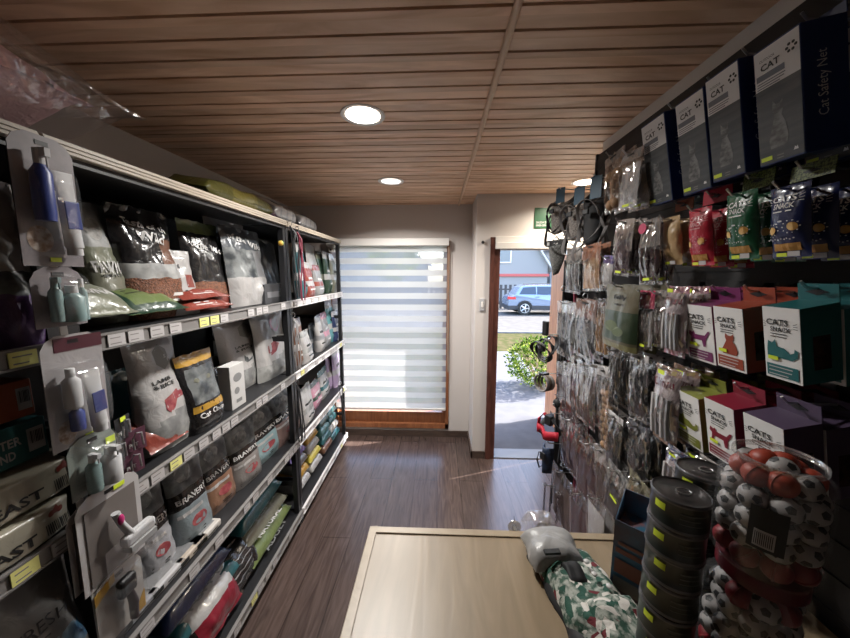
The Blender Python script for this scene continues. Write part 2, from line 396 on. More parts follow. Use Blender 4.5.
# green sign over the door
sg = empty('exit_sign', (.89, YD, 2.198)); tag(sg, 'small green safety sign with white lettering high on the wall over the door', 'sign')
MB().box((-.075, -.006, -.085), (.075, 0, .085)).build('panel', mat('sign_green', (.008,.085,.028), .4), sg)
f2 = Flat(-.006).fn
lettering(sg, f2, 'SALIDA DE', -.012, -.035, .095, M['paper'], h=.018); lettering(sg, f2, 'EMERGENCIA', -.002, -.060, .115, M['paper'], h=.016)
# switch on the door-side wall, hinge stop above
sw = empty('light_switch', (.345+.045, YD, 1.46)); tag(sw, 'white rocker light switch on the narrow wall left of the door', 'switch')
MB().box((-.022, -.010, -.055), (.022, 0, .055)).build('plate', mat('switch_plate', (.42,.42,.44), .4), sw, bevel=.003)
MB().box((-.010, -.015, -.025), (.010, -.010, .025)).build('rocker', M['white'], sw, bevel=.002)
tag(MB().ball((0,0,0), .014, seg=12).build('alarm_button', M['black'], loc=(.385, YD-.008, 2.0)), 'small black round knob high on the wall left of the door', 'knob')
# smoke-detector-like camera in the window corner
sc = empty('security_camera', (-1.03, YB-.13, 1.985)); tag(sc, 'small white dome camera at the top left corner of the blind', 'camera')
MB().box((-.03, -.02, 0), (.03, .04, .02)).build('bracket', M['white'], sc); MB().ball((0, -.01, -.022), .028, seg=14, rings=9).build('dome', M['white'], sc, smooth=True)
MB().ball((.004, -.032, -.026), .009).build('lens', M['black'], sc)
# ---------------------------------------------------------------- ceiling lights
def downlight(x, y, e, lab, col=(1,.97,.92), em=14):
    r = empty('ceiling_downlight', (x, y, CZ)); tag(r, lab, 'ceiling light', 'recessed ceiling downlights')
    MB().lathe([(.070, -.002), (.094, -.004), (.094, .004), (.070, .006)], 32).build('trim_ring', M['white'], r, smooth=True)
    MB().lathe([(0, -.0035), (.071, -.0035)], 32).build('diffuser', emis('lamp_glow', col, em), r)
    if e:
        l = bpy.data.lights.new('downlight_beam', 'AREA'); l.shape = 'DISK'; l.size = .14; l.energy = e; l.color = col; l.spread = math.radians(150)
        o = bpy.data.objects.new('downlight_beam', l); COL.objects.link(o); o.parent = r; o.location = (0, 0, -.012)
downlight(-.326, 1.467, 8, 'bright round recessed downlight in the middle of the slatted ceiling')
downlight(-.348, 2.44, 9, 'dim round recessed downlight near the window wall', em=.5)
downlight(1.079, 2.523, 5.5, 'round recessed downlight by the right display, near the door', (1,.9,.75), em=8)
# ---------------------------------------------------------------- outdoors
def ground_z(y): return 0 if y < 3.2 else -.03*(y-3.2) if y < 18.2 else -.45
def strip(x0, x1, y0, y1, n=10, dz=0, nx=1):
    mb = MB(); g = []
    for i in range(n+1):
        for k in range(nx+1): y = y0+(y1-y0)*i/n; g.append((x0+(x1-x0)*k/nx, y, ground_z(y)+dz))
    return mb.add(g, [(i*(nx+1)+k, i*(nx+1)+k+1, (i+1)*(nx+1)+k+1, (i+1)*(nx+1)+k) for i in range(n) for k in range(nx)])
asph = mat('road_asphalt', (.11,.105,.10), .95, var=.15, vscale=3, spec=0); conc = mat('path_concrete', (.12,.122,.135), .95, var=.12, vscale=5, spec=0)
dry = mat('dry_grass', (.075,.062,.035), .95, col2=(.045,.05,.02), vscale=6, bump=.4, bscale=60, spec=0)
struct('ground', strip(-25, 30, 3.36, 11, 8, -.012), dry)
struct('road', strip(-30, 40, 11, 60, 30, -.006), asph)
struct('kerb', MB().box((-30, 10.8, -.32), (40, 11, -.20)), conc)
pv = MB(); y = YD+.16
while y < 7.2:
    pv.box((.44 if y < YB+.13 else .2, y, ground_z(y)-.06), (1.9, y+.57, ground_z(y+.3)+.006)); y += .585
struct('path', pv, conc, bevel=.006)
struct('ground', MB().box((-25, YB+.12, -.05), (.2, 3.5, -.012)).box((1.9, YD+.13, -.05), (30, 3.5, -.012)), dry)
# things outdoors
def leafy(mb, c, rad, n, size, seed, mi=2):
    r = random.Random(seed)
    for i in range(n):
        while True:
            d = Vector((r.uniform(-1,1), r.uniform(-1,1), r.uniform(-1,1)))
            if .1 < d.length < 1: break
        d = d.normalized() * r.uniform(.45, 1)**.5; p = Vector((c[0]+d.x*rad[0], c[1]+d.y*rad[1], c[2]+d.z*rad[2]))
        a = Vector((r.uniform(-1,1), r.uniform(-1,1), r.uniform(-.3,1))).normalized(); b = a.cross(Vector((r.uniform(-1,1), r.uniform(-1,1), r.uniform(-1,1)))).normalized()
        s = size*r.uniform(.6,1.3)
        mb.add([p, p+a*s*.5+b*s*.22, p+a*s, p+a*s*.5-b*s*.22], [(0,1,2,3)], r.randrange(mi))
    return mb
lf = [mat('leaf_light', (.20,.27,.035), .8, spec=.03), mat('leaf_dark', (.05,.10,.015), .8, spec=.03)]
def bush(c, rad, n, seed, lab, size=.06):
    e = empty('garden_bush', (c[0], c[1], ground_z(c[1]))); tag(e, lab, 'bush')
    st = MB(); r = random.Random(seed)
    for i in range(9):
        a = r.uniform(0, 2*PI); st.tube([(0,0,0), (math.cos(a)*rad[0]*.3, math.sin(a)*rad[1]*.3, rad[2]*.7), (math.cos(a)*rad[0]*.7, math.sin(a)*rad[1]*.7, rad[2]*1.5)], [.01,.008,.004], 5)
    st.build('stem', M['trimw'], e)
    leafy(MB(), (0,0,rad[2]*1.02), rad, n, size, seed).build('foliage', lf, e, merge=False)
bush((1.62, 5.0), (.55,.45,.40), 2600, 3, 'yellow-green leafy bush beside the paved path outside the door')
# silver-blue car, rear at the left
def car(loc):
    e = empty('parked_car', loc); tag(e, 'silver blue estate car parked across the street seen through the door', 'car')
    paint = mat('car_paint', (.20,.25,.36), .25, metal=.5, coat=1); gl = mat('car_glass', (.03,.045,.07), .08); dk = mat('car_trim', (.03,.03,.035), .6)
    side = [(-.03,.42),(.0,.78),(.10,.98),(.34,1.08),(.62,1.50),(.95,1.60),(2.3,1.62),(2.75,1.55),(3.35,1.10),(4.2,.98),(4.5,.80),(4.55,.42)]
    L = [(x, z) for x, z in side]
    mb = MB(); n = len(L)
    for y, k in ((0, 1), (1.75, 1)):
        pass
    def wy(z, s): return (.0 if z < 1.05 else (z-1.05)*.42)*s
    vs = [(x, wy(z, 1), z) for x, z in L] + [(x, 1.8 - wy(z, 1), z) for x, z in L]
    mb.add(vs, [tuple(range(n)), tuple(range(2*n-1, n-1, -1))] + [(i, i+n, (i+1) % n+n, (i+1) % n) for i in range(n)])
    mb.build('body', paint, e, bevel=.03)
    for poly in ([(.55,1.12),(.78,1.48),(1.45,1.52),(1.45,1.12)], [(1.52,1.12),(1.52,1.52),(2.35,1.52),(2.35,1.12)], [(2.42,1.12),(2.42,1.52),(2.72,1.48),(3.2,1.12)]):
        MB().add([(x, wy(z,1)-.012, z) for x, z in poly], [(0,1,2,3)]).build('side_window', gl, e)
    MB().box((-.04, -.015, .28), (4.56, 1.815, .52)).build('sill_trim', dk, e, bevel=.03)
    for x in (.85, 3.65):
        MB().tube([(x + .40*math.cos(a), -.03, .36+.40*math.sin(a)) for a in [PI*i/12 for i in range(13)]], .035, 6).build('wheel_arch', dk, e)
        for y in (-.04, 1.62):
            wh = MB().tube([(x, y, .36), (x, y+.22, .36)], .36, 28).build('wheel', mat('tyre', (.02,.02,.02), .8), e, smooth=True)
            h = MB()
            for k in range(5):
                a = 2*PI*k/5; h.tube([(x, y-.012, .36), (x+.22*math.cos(a), y-.012, .36+.22*math.sin(a))], .035, 5)
            h.tube([(x + .235*math.cos(2*PI*i/20), y-.01, .36+.235*math.sin(2*PI*i/20)) for i in range(20)], .02, 6, closed=True)
            h.build('hub', mat('alloy', (.6,.6,.62), .3, metal=.8), wh)
    MB().box((-.035, -.02, .85), (.36, .25, .98)).build('tail_light', mat('tail_red', (.5,.03,.03), .3), e)
    MB().box((1.42, -.02, .96), (1.62, 0, 1.0)).build('door_handle', paint, e)
    MB().tube([(.8,.35,1.66), (2.3,.35,1.67)], .02, 6).build('roof_rail', dk, e)
car((3.82, 17.4, ground_z(17.4)))
# picket fence across the street, houses behind
fe = empty('picket_fence', (0, 21, -.45)); tag(fe, 'dark picket fence across the street behind the car', 'fence')
pk = MB(); x = -8
while x < 22: pk.box((x, 0, 0), (x+.16, .03, 1.55)); x += .30
pk.build('pickets', mat('fence_dark', (.055,.05,.05), .8), fe, merge=False)
MB().box((-8, .03, .3), (22, .07, .4)).box((-8, .03, 1.2), (22, .07, 1.3)).build('rail', mat('fence_dark', (0,0,0)), fe)
def house(loc, w, d, h, rh, mw, mr, lab, wins, gable=True, fascia=None):
    e = empty('house', loc); tag(e, lab, 'house')
    poly = [(0,0),(w,0),(w,h),(w/2,h+rh),(0,h)] if gable else [(0,0),(w,0),(w,h),(0,h)]
    MB().prism(poly, 0, d).build('wall', mw, e)
    if gable:
        for s in (0, 1):
            a = (-.4, h-.35*rh/(w/2)*1.1) if not s else (w+.4, h-.35*rh/(w/2)*1.1); b = (w/2, h+rh+.05)
            MB().prism([a, b, (b[0], b[1]+.22), (a[0], a[1]+.22)], -.35, d+.3).build('roof', mr, e)
    else: MB().prism([(-.4,h),(w+.4,h),(w+.2,h+rh),(.8,h+rh)], -.35, d+.3).build('roof', mr, e)
    for (x0, z0, x1, z1) in wins:
        f = MB().box((x0-.1, -.06, z0-.1), (x1+.1, .02, z1+.1)).build('window', M['white'], e)
        MB().box((x0, -.08, z0), ((x0+x1)/2-.04, -.05, z1)).box(((x0+x1)/2+.04, -.08, z0), (x1, -.05, z1)).build('pane', mat('pane_grey', (.16,.18,.2), .15), f)
    if fascia: MB().box((-.1, -.12, fascia), (w+.1, .0, fascia+.22)).build('fascia', mat('fascia_red', (.45,.09,.08), .6), e)
    return e
pale = mat('pale_render', (.27,.26,.255), .8); gr = mat('grey_cladding', (.20,.22,.24), .8); rf = mat('roof_grey', (.30,.30,.31), .8)
house((.8, 27, -.5), 8.2, 6, 3.0, 6.2, pale, mat('roof_pale', (.5,.49,.48), .8), 'pale gabled house with a dark red band seen through the door', [(3.4,3.3,5.1,5.2)], fascia=2.1)
house((9.9, 29, -.5), 9, 6, 4.4, 2.4, gr, rf, 'grey clad house with a wide window right of the gabled house', [(.3,3.0,2.3,4.6)], gable=False)
house((-11, 28, -.5), 10, 6, 3.2, 3.0, pale, rf, 'pale house behind the blind across the street', [(2,1,4,2.5), (6,1,8,2.5)])
def tree(loc, h, r, n, seed, lab):
    e = empty('street_tree', loc); tag(e, lab, 'tree')
    MB().tube([(0,0,0), (.1,0,h*.3), (.05,.1,h*.75)], [.16,.12,.05], 8).build('trunk', M['trimw'], e)
    leafy(MB(), (0,0,h*.68), (r,r,h*.34), n, .28, seed).build('crown', lf, e, merge=False)
tree((14.5, 24, -.45), 5.5, 2.2, 1500, 5, 'green street tree beyond the fence at the right of the doorway view')
tree((-3.2, 24, -.45), 5.0, 2.0, 1500, 6, 'green street tree seen faintly through the blind')

# ---------------------------------------------------------------- left wall: steel shelving, three bays
XF = -.94; ZS = [.10, .612, 1.075, 1.552, 2.045]
def shelving(y0, y1, lab, zs=ZS, tags=True, seed=0, edge=M['rail']):
    e = empty('shelving_unit', (XL+.02, (y0+y1)/2, 0)); tag(e, lab, 'shelving', 'black steel shelving bays along the left wall')
    cx, cy = XL+.02, (y0+y1)/2; r = random.Random(seed)
    def B(a, b): return (a[0]-cx, a[1]-cy, a[2]), (b[0]-cx, b[1]-cy, b[2])
    MB().box(*B((XL+.02, y0+.03, .02), (XL+.035, y1-.03, 2.03))).build('back_panel', M['blackp'], e)
    for y in (y0, y1-.03):
        MB().box(*B((XL+.02, y, 0), (XL+.06, y+.03, 2.04))).build('upright', M['black'], e)
        MB().box(*B((XF-.035, y, 0), (XF-.004, y+.03, 2.04))).build('upright', M['black'], e)
        for z in (.3, 1.3): MB().box(*B((XL+.06, y+.008, z), (XF-.035, y+.02, z+.03))).build('side_brace', M['black'], e)
    for k, z in enumerate(zs):
        s = MB().box(*B((XL+.03, y0+.002, z-.022), (XF-.002, y1-.002, z))).box(*B((XF-.02, y0+.002, z-.045), (XF-.002, y1-.002, z-.02))).build('shelf', M['black'], e)
        if k == len(zs)-1:
            mb = MB().box(*B((XF-.002, y0, z-.028), (XF+.012, y1, z+.004)))
            for q in range(3): mb.box(*B((XF+.012, y0, z-.026+q*.010), (XF+.015, y1, z-.021+q*.010)))
            mb.build('edge_trim', M['cream'], s)
            continue
        MB().box(*B((XF-.002, y0, z-.040), (XF+.010, y1, z+.006))).box(*B((XF+.010, y0, z+.001), (XF+.015, y1, z+.006))).box(*B((XF+.010, y0, z-.040), (XF+.015, y1, z-.035))).build('price_rail', edge, s)
        if tags:
            y = y0 + r.uniform(.02, .12)
            while y < y1-.08:
                t = MB().box(*B((XF+.012, y, z-.034), (XF+.0145, y+.05, z+.0)))
                for q in range(3): t.box(*B((XF+.0145, y+.006, z-.012-q*.008), (XF+.0148, y+r.uniform(.03,.044), z-.009-q*.008 - (.003 if q == 1 else 0))), 1)
                t.build('price_tag', [M['tagw'], M['tagt']] if r.random() > .12 else [mat('tag_yellow', (.75,.72,.25), .6), M['tagt']], s)
                y += r.choice((.06, .075, .14, .2))
    return e
shelving(-.40, .755, 'nearest black shelving bay, at the left edge, with the big white bag at its foot', seed=1)
shelving(.765, 1.985, 'middle black shelving bay of the left wall, loaded with large pet food bags', seed=2)
shelving(1.995, 3.09, 'farthest black shelving bay of the left wall, next to the blind', seed=3, edge=mat('white_rail', (.62,.60,.60), .4))

# ---------------------------------------------------------------- goods on the left
def LY(x0, x1, ytop, X, z):
    xc = (x0+x1)/2; zt = hitX(xc, ytop, X).z; zm = (zt+z)/2
    a, b = y_at(x0, zm, X), y_at(x1, zm, X); return (a+b)/2, b-a, zt-z
RL = PI/2
def put(e, x, y, z, lean=0, yaw=0, roll=0, side=RL):
    e.location = (x, y, z); e.rotation_euler = (lean, roll, side + yaw); return e
def bag(lab, cat, W, H, T, mats, kind='stand', seed=1, reg=None, crumple=.004, name=None, group=None, texts=(), decs=(), pname='bag_body', taper=.06):
    e = empty(name or 'pet_food_bag'); tag(e, lab, cat, group)
    p = Pouch(W, H, T, kind, seed, crumple, taper)
    if reg: mb = p.mesh(pname, mats, e, reg)
    else: mb = p.mesh(pname, mats, e)
    for t in texts: lettering(e, p.fn, *t[:1], t[1]*W, t[2]*H, t[3]*W, t[4], h=(t[5]*H if len(t) > 5 and t[5] else None), rot=(t[6] if len(t) > 6 else 0), lift=crumple*.22)
    for d in decs: decal(e, p.fn, [((q[0], q[1]*W, q[2]*H, q[3]*W, q[4]*H) if q[0] == 'grid' else [(a*W, b*H) for a, b in q]) for q in d[0]], d[1], name=(d[2] if len(d) > 2 else 'printed_panel'), off=(d[3] if len(d) > 3 else .0007) + crumple*.12)
    return e
def bands(*bs):     # (v_limit, idx) from the top down
    def f(u, v):
        for lim, i in bs:
            if v >= lim: return i
        return 0
    return f
sil = foil('silver', (.33,.33,.34), metal=.35); white = foil('white', (.44,.425,.42)); blk = foil('black', (.016,.015,.016), rough=.22)
kib = mat('kibble', (.20,.07,.03), .6, bump=.8, bscale=160, var=.6, vscale=140); olive = foil('olive', (.20,.21,.15)); oliv2 = foil('pale_olive', (.19,.19,.145))
red = foil('red', (.24,.045,.03)); teal = foil('teal', (.02,.11,.13)); gold = foil('gold', (.45,.25,.03)); grn = foil('green', (.15,.20,.07))
dgr = foil('dark_green', (.02,.05,.03)); slate = foil('slate', (.075,.085,.10)); pnk = foil('pink', (.55,.25,.33)); lav = foil('lavender', (.34,.25,.40))
meat = mat('printed_meat', (.20,.025,.035), .5, col2=(.28,.07,.07), vscale=40); photo = mat('printed_photo_grey', (.16,.16,.16), .5, col2=(.32,.32,.31), vscale=14)
photo2 = mat('printed_photo_dark', (.03,.035,.04), .4, col2=(.16,.17,.17), vscale=16); bluep = foil('blue', (.02,.035,.11)); brown = foil('brown', (.16,.07,.04))
wht = M['paper']; ink = M['ink']
def sticker(e, x, y, z, w=.022, h=.010, m=None): return MB().box((x-w/2, y-.001, z-h/2), (x+w/2, y, z+h/2)).build('price_sticker', m or M['yel'], e)

def L(x0, x1, yt, X, zi, dz=0):
    z = ZS[zi] + dz; y, W, H = LY(x0, x1, yt, X, z); return y + W*.05, W*.88, H, z
# --- top shelf of the middle bay
y, W, H, z = L(72, 120, 203, -1.16, 3)
put(bag('grey green large pet food bag standing behind the lying green bag, lettering across its middle', 'pet food bag', W, H, .13, [olive, oliv2, photo], seed=1, crumple=.007,
    reg=lambda u, v: 2 if v > .62 else (1 if v < .5 else 0), texts=[('FAWNA', .02, .47, .80, wht, .10), ('ALIMENTO', -.05, .40, .5, ink, .025)],
    decs=[([disc(-.1,.78,.2,.09)], mat('print_dog', (.36,.35,.33), .6, col2=(.15,.14,.13), vscale=30))]), -1.16, y, z, -.06)
y, W, H, z = L(103, 170, 208, -1.14, 3)
put(bag('tall brown black glossy bag with white lettering and clear window over orange kibble', 'pet food bag', W, H, .15, [blk, brown, kib, photo], seed=4, crumple=.012,
    reg=lambda u, v: 2 if v < .36 else (3 if v < .48 else (1 if u > .3 and v < .75 else 0)), texts=[('Taste of the', .0, .84, .78, wht, .055, -.12), ('Wild', .02, .74, .42, wht, .09, -.12)],
    decs=[([[(.22,.02),(.34,.02),(.42,.46),(.34,.46)]], red), ([rect(-.3,.2,.3,.23), rect(-.25,.15,.2,.17)], wht)]), -1.12, y, z+.0, -.05, yaw=-.05)
y, W, H, z = L(160, 196, 250, -1.08, 3)
put(bag('small white bag with a red square standing between the two kibble bags', 'pet food bag', W, H, .07, [white], seed=6,
    decs=[([rect(.08,.42,.36,.62)], red), ([rect(-.05,.72,.02,.95), rect(-.05,.2,.05,.38)]+small_lines(.0,.18,.5,3,.04,.015), ink)]), -1.08, y, z, -.08)
y, W, H, z = L(178, 224, 222, -1.12, 3)
put(bag('glossy black kibble bag with a pale green top', 'pet food bag', W, H, .12, [blk, grn, red, kib], seed=8, crumple=.011,
    reg=lambda u, v: 1 if v > .87 else (2 if v < .14 else (3 if v < .32 else 0)), texts=[('of the Wild', 0, .72, .75, wht, .08, -.15)],
    decs=[([[(.30,.1),(.40,.1),(.44,.5),(.36,.5)]], red)]), -1.12, y, z, -.05)
y, W, H, z = L(208, 252, 218, -1.18, 3)
put(bag('silver grey kibble bag with white lettering behind the crinkled foil one', 'pet food bag', W, H, .11, [slate, sil, photo2], seed=9, crumple=.01,
    reg=lambda u, v: 1 if v > .8 or v < .2 else 2, texts=[('Taste of the', 0, .74, .8, wht, .06, -.2)]), -1.2, y, z, -.04)
y, W, H, z = L(222, 266, 228, -1.06, 3)
put(bag('crinkled silver bag with black lettered panel at the right end of the upper shelf', 'pet food bag', W, H, .11, [sil, slate, photo2, white], seed=10, crumple=.013,
    reg=lambda u, v: 2 if .38 < v < .72 and u < .3 else (3 if v < .35 else (1 if v > .72 else 0)), texts=[('of the Wild', 0, .83, .78, wht, .075, -.2)]), -1.06, y, z, -.09)
y, W, H, z = L(252, 282, 238, -1.22, 3)
put(bag('dull dark blue bag leaning in the far corner of the upper shelf', 'pet food bag', W, H, .10, [slate], seed=12, crumple=.007), -1.24, y, z, -.12, roll=.1)
def lying(lab, Wd, Hd, T, mats, x, y, z, rx=-1.15, seed=1, reg=None, texts=(), decs=(), group=None, crumple=.004, yaw=0, cat='pet food bag', name=None):
    e = bag(lab, cat, Wd, Hd, T, mats, 'pillow', seed, reg, crumple, name, group, texts, decs)
    return put(e, x, y, z + T*.5 + .003, rx, yaw)
lying('olive pillow bag lying in front of the tall grey green bag', .21, .18, .085, [olive, oliv2], -1.0, y_at(108, 1.6, -1.0), ZS[3], -1.05, 21, texts=[('FAWNA', 0, .42, .62, wht, .16)])
lying('pale green bag with a red square lying flat on the upper shelf', .26, .19, .07, [grn, dgr], -1.0, y_at(163, 1.58, -1.0), ZS[3], -1.15, 22, reg=lambda u, v: 1 if u < -.6 or v < .18 else 0,
      decs=[([rect(.08,.42,.26,.68)], red), (small_lines(-.1,.7,.3,3,.1,.03), ink)])
for k in range(2):
    lying(['lower of the two orange red bags lying on the upper shelf', 'upper of the two orange red bags lying on the upper shelf'][k], .30, .17, .045, [red, kib], -1.0-.02*k, y_at(213, 1.58, -1.0)+.01*k, ZS[3]+.042*k, -1.2, 23+k,
          reg=lambda u, v: 1 if abs(u) < .5 and .3 < v < .7 else 0, decs=[(small_lines(0,.24,.5,2,.08,.03), wht)])
def carton(lab, cat, W, H, D, mats, name='carton', group=None, texts=(), decs=(), bevel=.002, fn=FL.fn):
    """front at y=0, body behind it, bottom at z=0"""
    e = empty(name); tag(e, lab, cat, group)
    MB().box((-W/2, 0, 0), (W/2, D, H)).build('box_body', mats, e, bevel=bevel)
    for t in texts: lettering(e, fn, t[0], t[1]*W, t[2]*H, t[3]*W, t[4], h=(t[5]*H if len(t) > 5 and t[5] else None), rot=(t[6] if len(t) > 6 else 0), off=.0016)
    for d in decs: decal(e, fn, [[(a*W, b*H) for a, b in q] for q in d[0]], d[1], off=.0006, name=d[2] if len(d) > 2 else 'printed_panel')
    return e
y, W, H, z = L(262, 286, 284, -1.0, 3)
put(carton('dark grey low carton at the far end of the upper shelf', 'box', W, H, .2, mat('card_dark', (.05,.05,.055), .6), decs=[([rect(-.4,.3,.2,.6)], mat('card_grey', (.16,.16,.17), .6))]), -1.0, y, z)
# --- second shelf
y, W, H, z = L(122, 150, 368, -1.16, 2)
put(bag('dark teal pack in the shadow behind the white bag', 'pet food bag', W*1.6, H, .1, [teal], seed=31), -1.2, y, z, -.05)
y, W, H, z = L(127, 184, 335, -1.04, 2)
hexp = [(.08+.17*math.cos(PI/6+k*PI/3), .80+.115*math.sin(PI/6+k*PI/3)) for k in range(6)]
def meatpoly(cx, cz, s): return [(cx-.24*s, cz-.05*s), (cx-.22*s, cz+.03*s), (cx-.05*s, cz+.06*s), (cx+.1*s, cz+.09*s), (cx+.25*s, cz+.05*s), (cx+.2*s, cz+.01*s), (cx+.05*s, cz-.0*s), (cx-.05*s, cz-.07*s), (cx-.18*s, cz-.09*s)]
put(bag('white bag with a grey hexagon emblem and dark red meat picture, middle shelf', 'pet food bag', W, H, .12, [white, photo], seed=32, crumple=.005, taper=.1, reg=lambda u, v: 1 if v < .30 + u*.08 else 0,
    texts=[('LAMB', -.06, .60, .36, ink, .035), ('& RICE', -.04, .555, .44, ink, .035), ('BIOS', .08, .80, .16, wht, .03)],
    decs=[([hexp], mat('hex_grey', (.17,.165,.15), .5)), ([meatpoly(.08, .40, 1)], meat)]), -1.04, y, z, -.07)
y, W, H, z = L(178, 219, 352, -1.0, 2)
put(bag('black bag with a yellow top band and a cat picture on the middle shelf', 'pet food bag', W, H, .10, [blk, gold, photo2], seed=34, crumple=.006, reg=lambda u, v: 1 if v > .86 else (2 if v < .8 and abs(u) < .7 and v > .35 else 0),
    texts=[('Cat Chow', 0, .21, .7, wht, .07)], decs=[([('grid', -.42, .26, .42, .34)], gold), ([disc(-.2,.66,.06,.03), disc(.16,.66,.06,.03)], oliv2)]), -1.0, y, z, -.08)
y, W, H, z = L(203, 232, 366, -1.09, 2)
for k in range(2):
    put(bag(['black and white food pack standing behind the small white carton', 'white cornered food pack leaning behind the black and white one'][k], 'pet food bag', W*1.1, H*(1+.12*k), .07, [[blk, white][k], photo2], seed=35+k,
        reg=lambda u, v: 1 if .3 < v < .8 and abs(u) < .6 else 0, crumple=.008), -1.07-.09*k, y+.03*k, z, -.1)
y, W, H, z = L(229, 245, 364, -.98, 2)
put(carton('narrow white carton with grey prints at the front of the middle shelf', 'box', W, H, .06, wht, decs=[([disc(0,.7,.3,.1), disc(-.1,.4,.18,.08), rect(-.2,.12,.2,.2)], mat('print_grey', (.2,.2,.2), .6))]), -.98, y, z)
y, W, H, z = L(214, 265, 318, -1.12, 2)
put(bag('large white bag with a hexagon emblem behind the narrow white carton', 'pet food bag', W, H, .11, [white, photo], seed=37, crumple=.006, taper=.1, reg=lambda u, v: 1 if v < .3+u*.1 else 0,
    texts=[('LAMB', -.1, .60, .32, ink, .03), ('& RICE', -.06, .555, .42, ink, .03)], decs=[([hexp], mat('hex_grey', (0,0,0))), ([meatpoly(.1,.44,.9)], photo2)]), -1.13, y, z, -.06)
y, W, H, z = L(249, 285, 313, -1.08, 2)
put(bag('crinkled white bag with a red meat picture beside the far upright', 'pet food bag', W, H, .11, [white, photo], seed=38, crumple=.009, taper=.1, reg=lambda u, v: 1 if v < .3+u*.1 else 0,
    decs=[([meatpoly(.02,.48,1.3)], meat), ([hexp], pnk)]), -1.07, y, z, -.06)
lying('small bright red bag lying at the front edge of the middle shelf', .17, .15, .05, [red], -.985, y_at(171, 1.12, -.985), ZS[2], -.75, 39, texts=[('Friskies', -.05, .62, .5, wht, .12)], decs=[([disc(.28,.7,.1,.14)], gold)])
lying('dark green pack lying under the yellow topped bag', .15, .14, .05, [dgr], -1.05, y_at(196, 1.1, -1.05), ZS[2], -1.2, 40)
# --- third shelf: the zip pouches in a row
spots = [(128, 168, 478, 'leftmost, half behind the hanging comb'), (160, 202, 455, 'second in the row'), (195, 231, 440, 'third in the row, orange kibble foot'),
         (222, 253, 426, 'fourth in the row'), (240, 276, 408, 'fifth in the row, pale blue band'), (263, 295, 392, 'last in the row, beside the upright')]
tints = [(.34,.34,.36), (.22,.26,.28), (.25,.13,.08), (.22,.20,.19), (.22,.32,.34), (.20,.13,.12)]
for k, (x0, x1, yt, d) in enumerate(spots):
    X = -1.06; y, W, H, z = L(x0, x1, yt, X, 1)
    mt = foil('pouch_foot_%d' % k, tints[k])
    put(bag('dark zip pouch on the third shelf, ' + d, 'pet food bag', W*.97, H, .10, [photo2, blk, mt], seed=50+k, crumple=.005, taper=.12, reg=lambda u, v: 1 if .46 < v < .62 else (2 if v <= .46 else 0),
        texts=[('BRAVERY', 0, .54, .84, wht, .065)], decs=[([disc(.0,.25,.22,.06)], meat), ([disc(-.1,.82,.22,.1)], mat('print_pale_dog', (.26,.26,.25), .6, col2=(.08,.08,.08), vscale=25)), ([('grid', -.45, .36, .2, .40)], white), (small_lines(-.1,.13,.5,3,.035,.012), ink)],
        group='zip pouches on the third shelf'), X+.02*(k % 2), y, z, -.07, yaw=-.12+.05*(k % 3))
flat = [(135, 'grey'), (165, 'silver'), (190, 'beige'), (205, 'pale')]
for k, (px, nm) in enumerate(flat):
    y = y_at(px, .64, -.985); e = empty('food_tray'); tag(e, '%s flat food pack lying at the front of the third shelf, %s' % (nm, ['nearest the hanging brush', 'under the second pouch', 'under the third pouch', 'farthest along'][k]), 'food pack')
    MB().box((-.075, -.0, 0), (.075, .10, .03)).build('tray_body', [mat('tray_%s' % nm, [(.22,.22,.24),(.42,.41,.42),(.42,.36,.30),(.5,.47,.44)][k], .4)], e, bevel=.006)
    MB().box((-.070, -.0012, .008), (-.03, 0, .024)).box((-.01, -.0012, .01), (.05, 0, .014)).build('print', ink, e)
    MB().box((-.06, .02, .0301), (.06, .08, .031)).build('top_label', sil, e)
    put(e, -.965, y, ZS[1])
# --- bottom shelf: sacks lying in piles
pile = [(1.72, .48, .36, grn, 'yellow green', 0, 'lowest of the far pile, at the front edge'), (1.70, .46, .34, oliv2, 'olive green', 1, 'second in the far pile'),
        (1.70, .46, .33, teal, 'blue green', 2, 'third in the far pile, lettering on its edge'), (1.68, .44, .31, slate, 'grey', 3, 'topmost of the far pile'),
        (1.24, .40, .36, blk, 'black', 0, 'lowest of the near pile'), (1.22, .40, .34, teal, 'teal', 1, 'second in the near pile'), (1.20, .40, .34, bluep, 'navy', 2, 'third in the near pile'), (1.22, .38, .30, slate, 'slate blue', 3, 'topmost of the near pile')]
for k, (yc, Wd, Hd, m_, nm, lv, d) in enumerate(pile):
    e = bag('%s sack on the bottom shelf, %s' % (nm, d), 'pet food bag', Wd, Hd, .105, [m_, sil], 'brick', 60+k, None, .008)
    put(e, -.985-.02*lv, yc, ZS[0]+.056+.1*lv, -PI/2, yaw=.03*(-1)**k)
    bt_ = lettering(e, lambda x, z: Vector((x, z, -.006)), ['ADULT', 'NATURAL', 'PUPPY', 'SENIOR'][k % 4], 0, 0, Wd*.5, [sil, wht][k % 2], h=.035); bt_.rotation_euler = (PI/2, 0, 0)
e = bag('red and white shiny sack standing on end at the front of the bottom shelf', 'pet food bag', .30, .20, .09, [foil('crimson', (.25,.012,.03)), white, blk], 'pillow', 77, lambda u, v: 1 if v > .55 else (2 if abs(u) > .85 else 0), .010)
put(e, -.965, 1.22, ZS[0]+.05, -.5)
e = bag('black bag with silver linework in front of the navy sack', 'pet food bag', .30, .20, .07, [blk, sil], 'pillow', 78, None, .012, decs=[([('grid', -.3, .2+.15*i, .3, .23+.15*i) for i in range(4)], sil)])
put(e, -.985, 1.42, ZS[0]+.05, -.5)
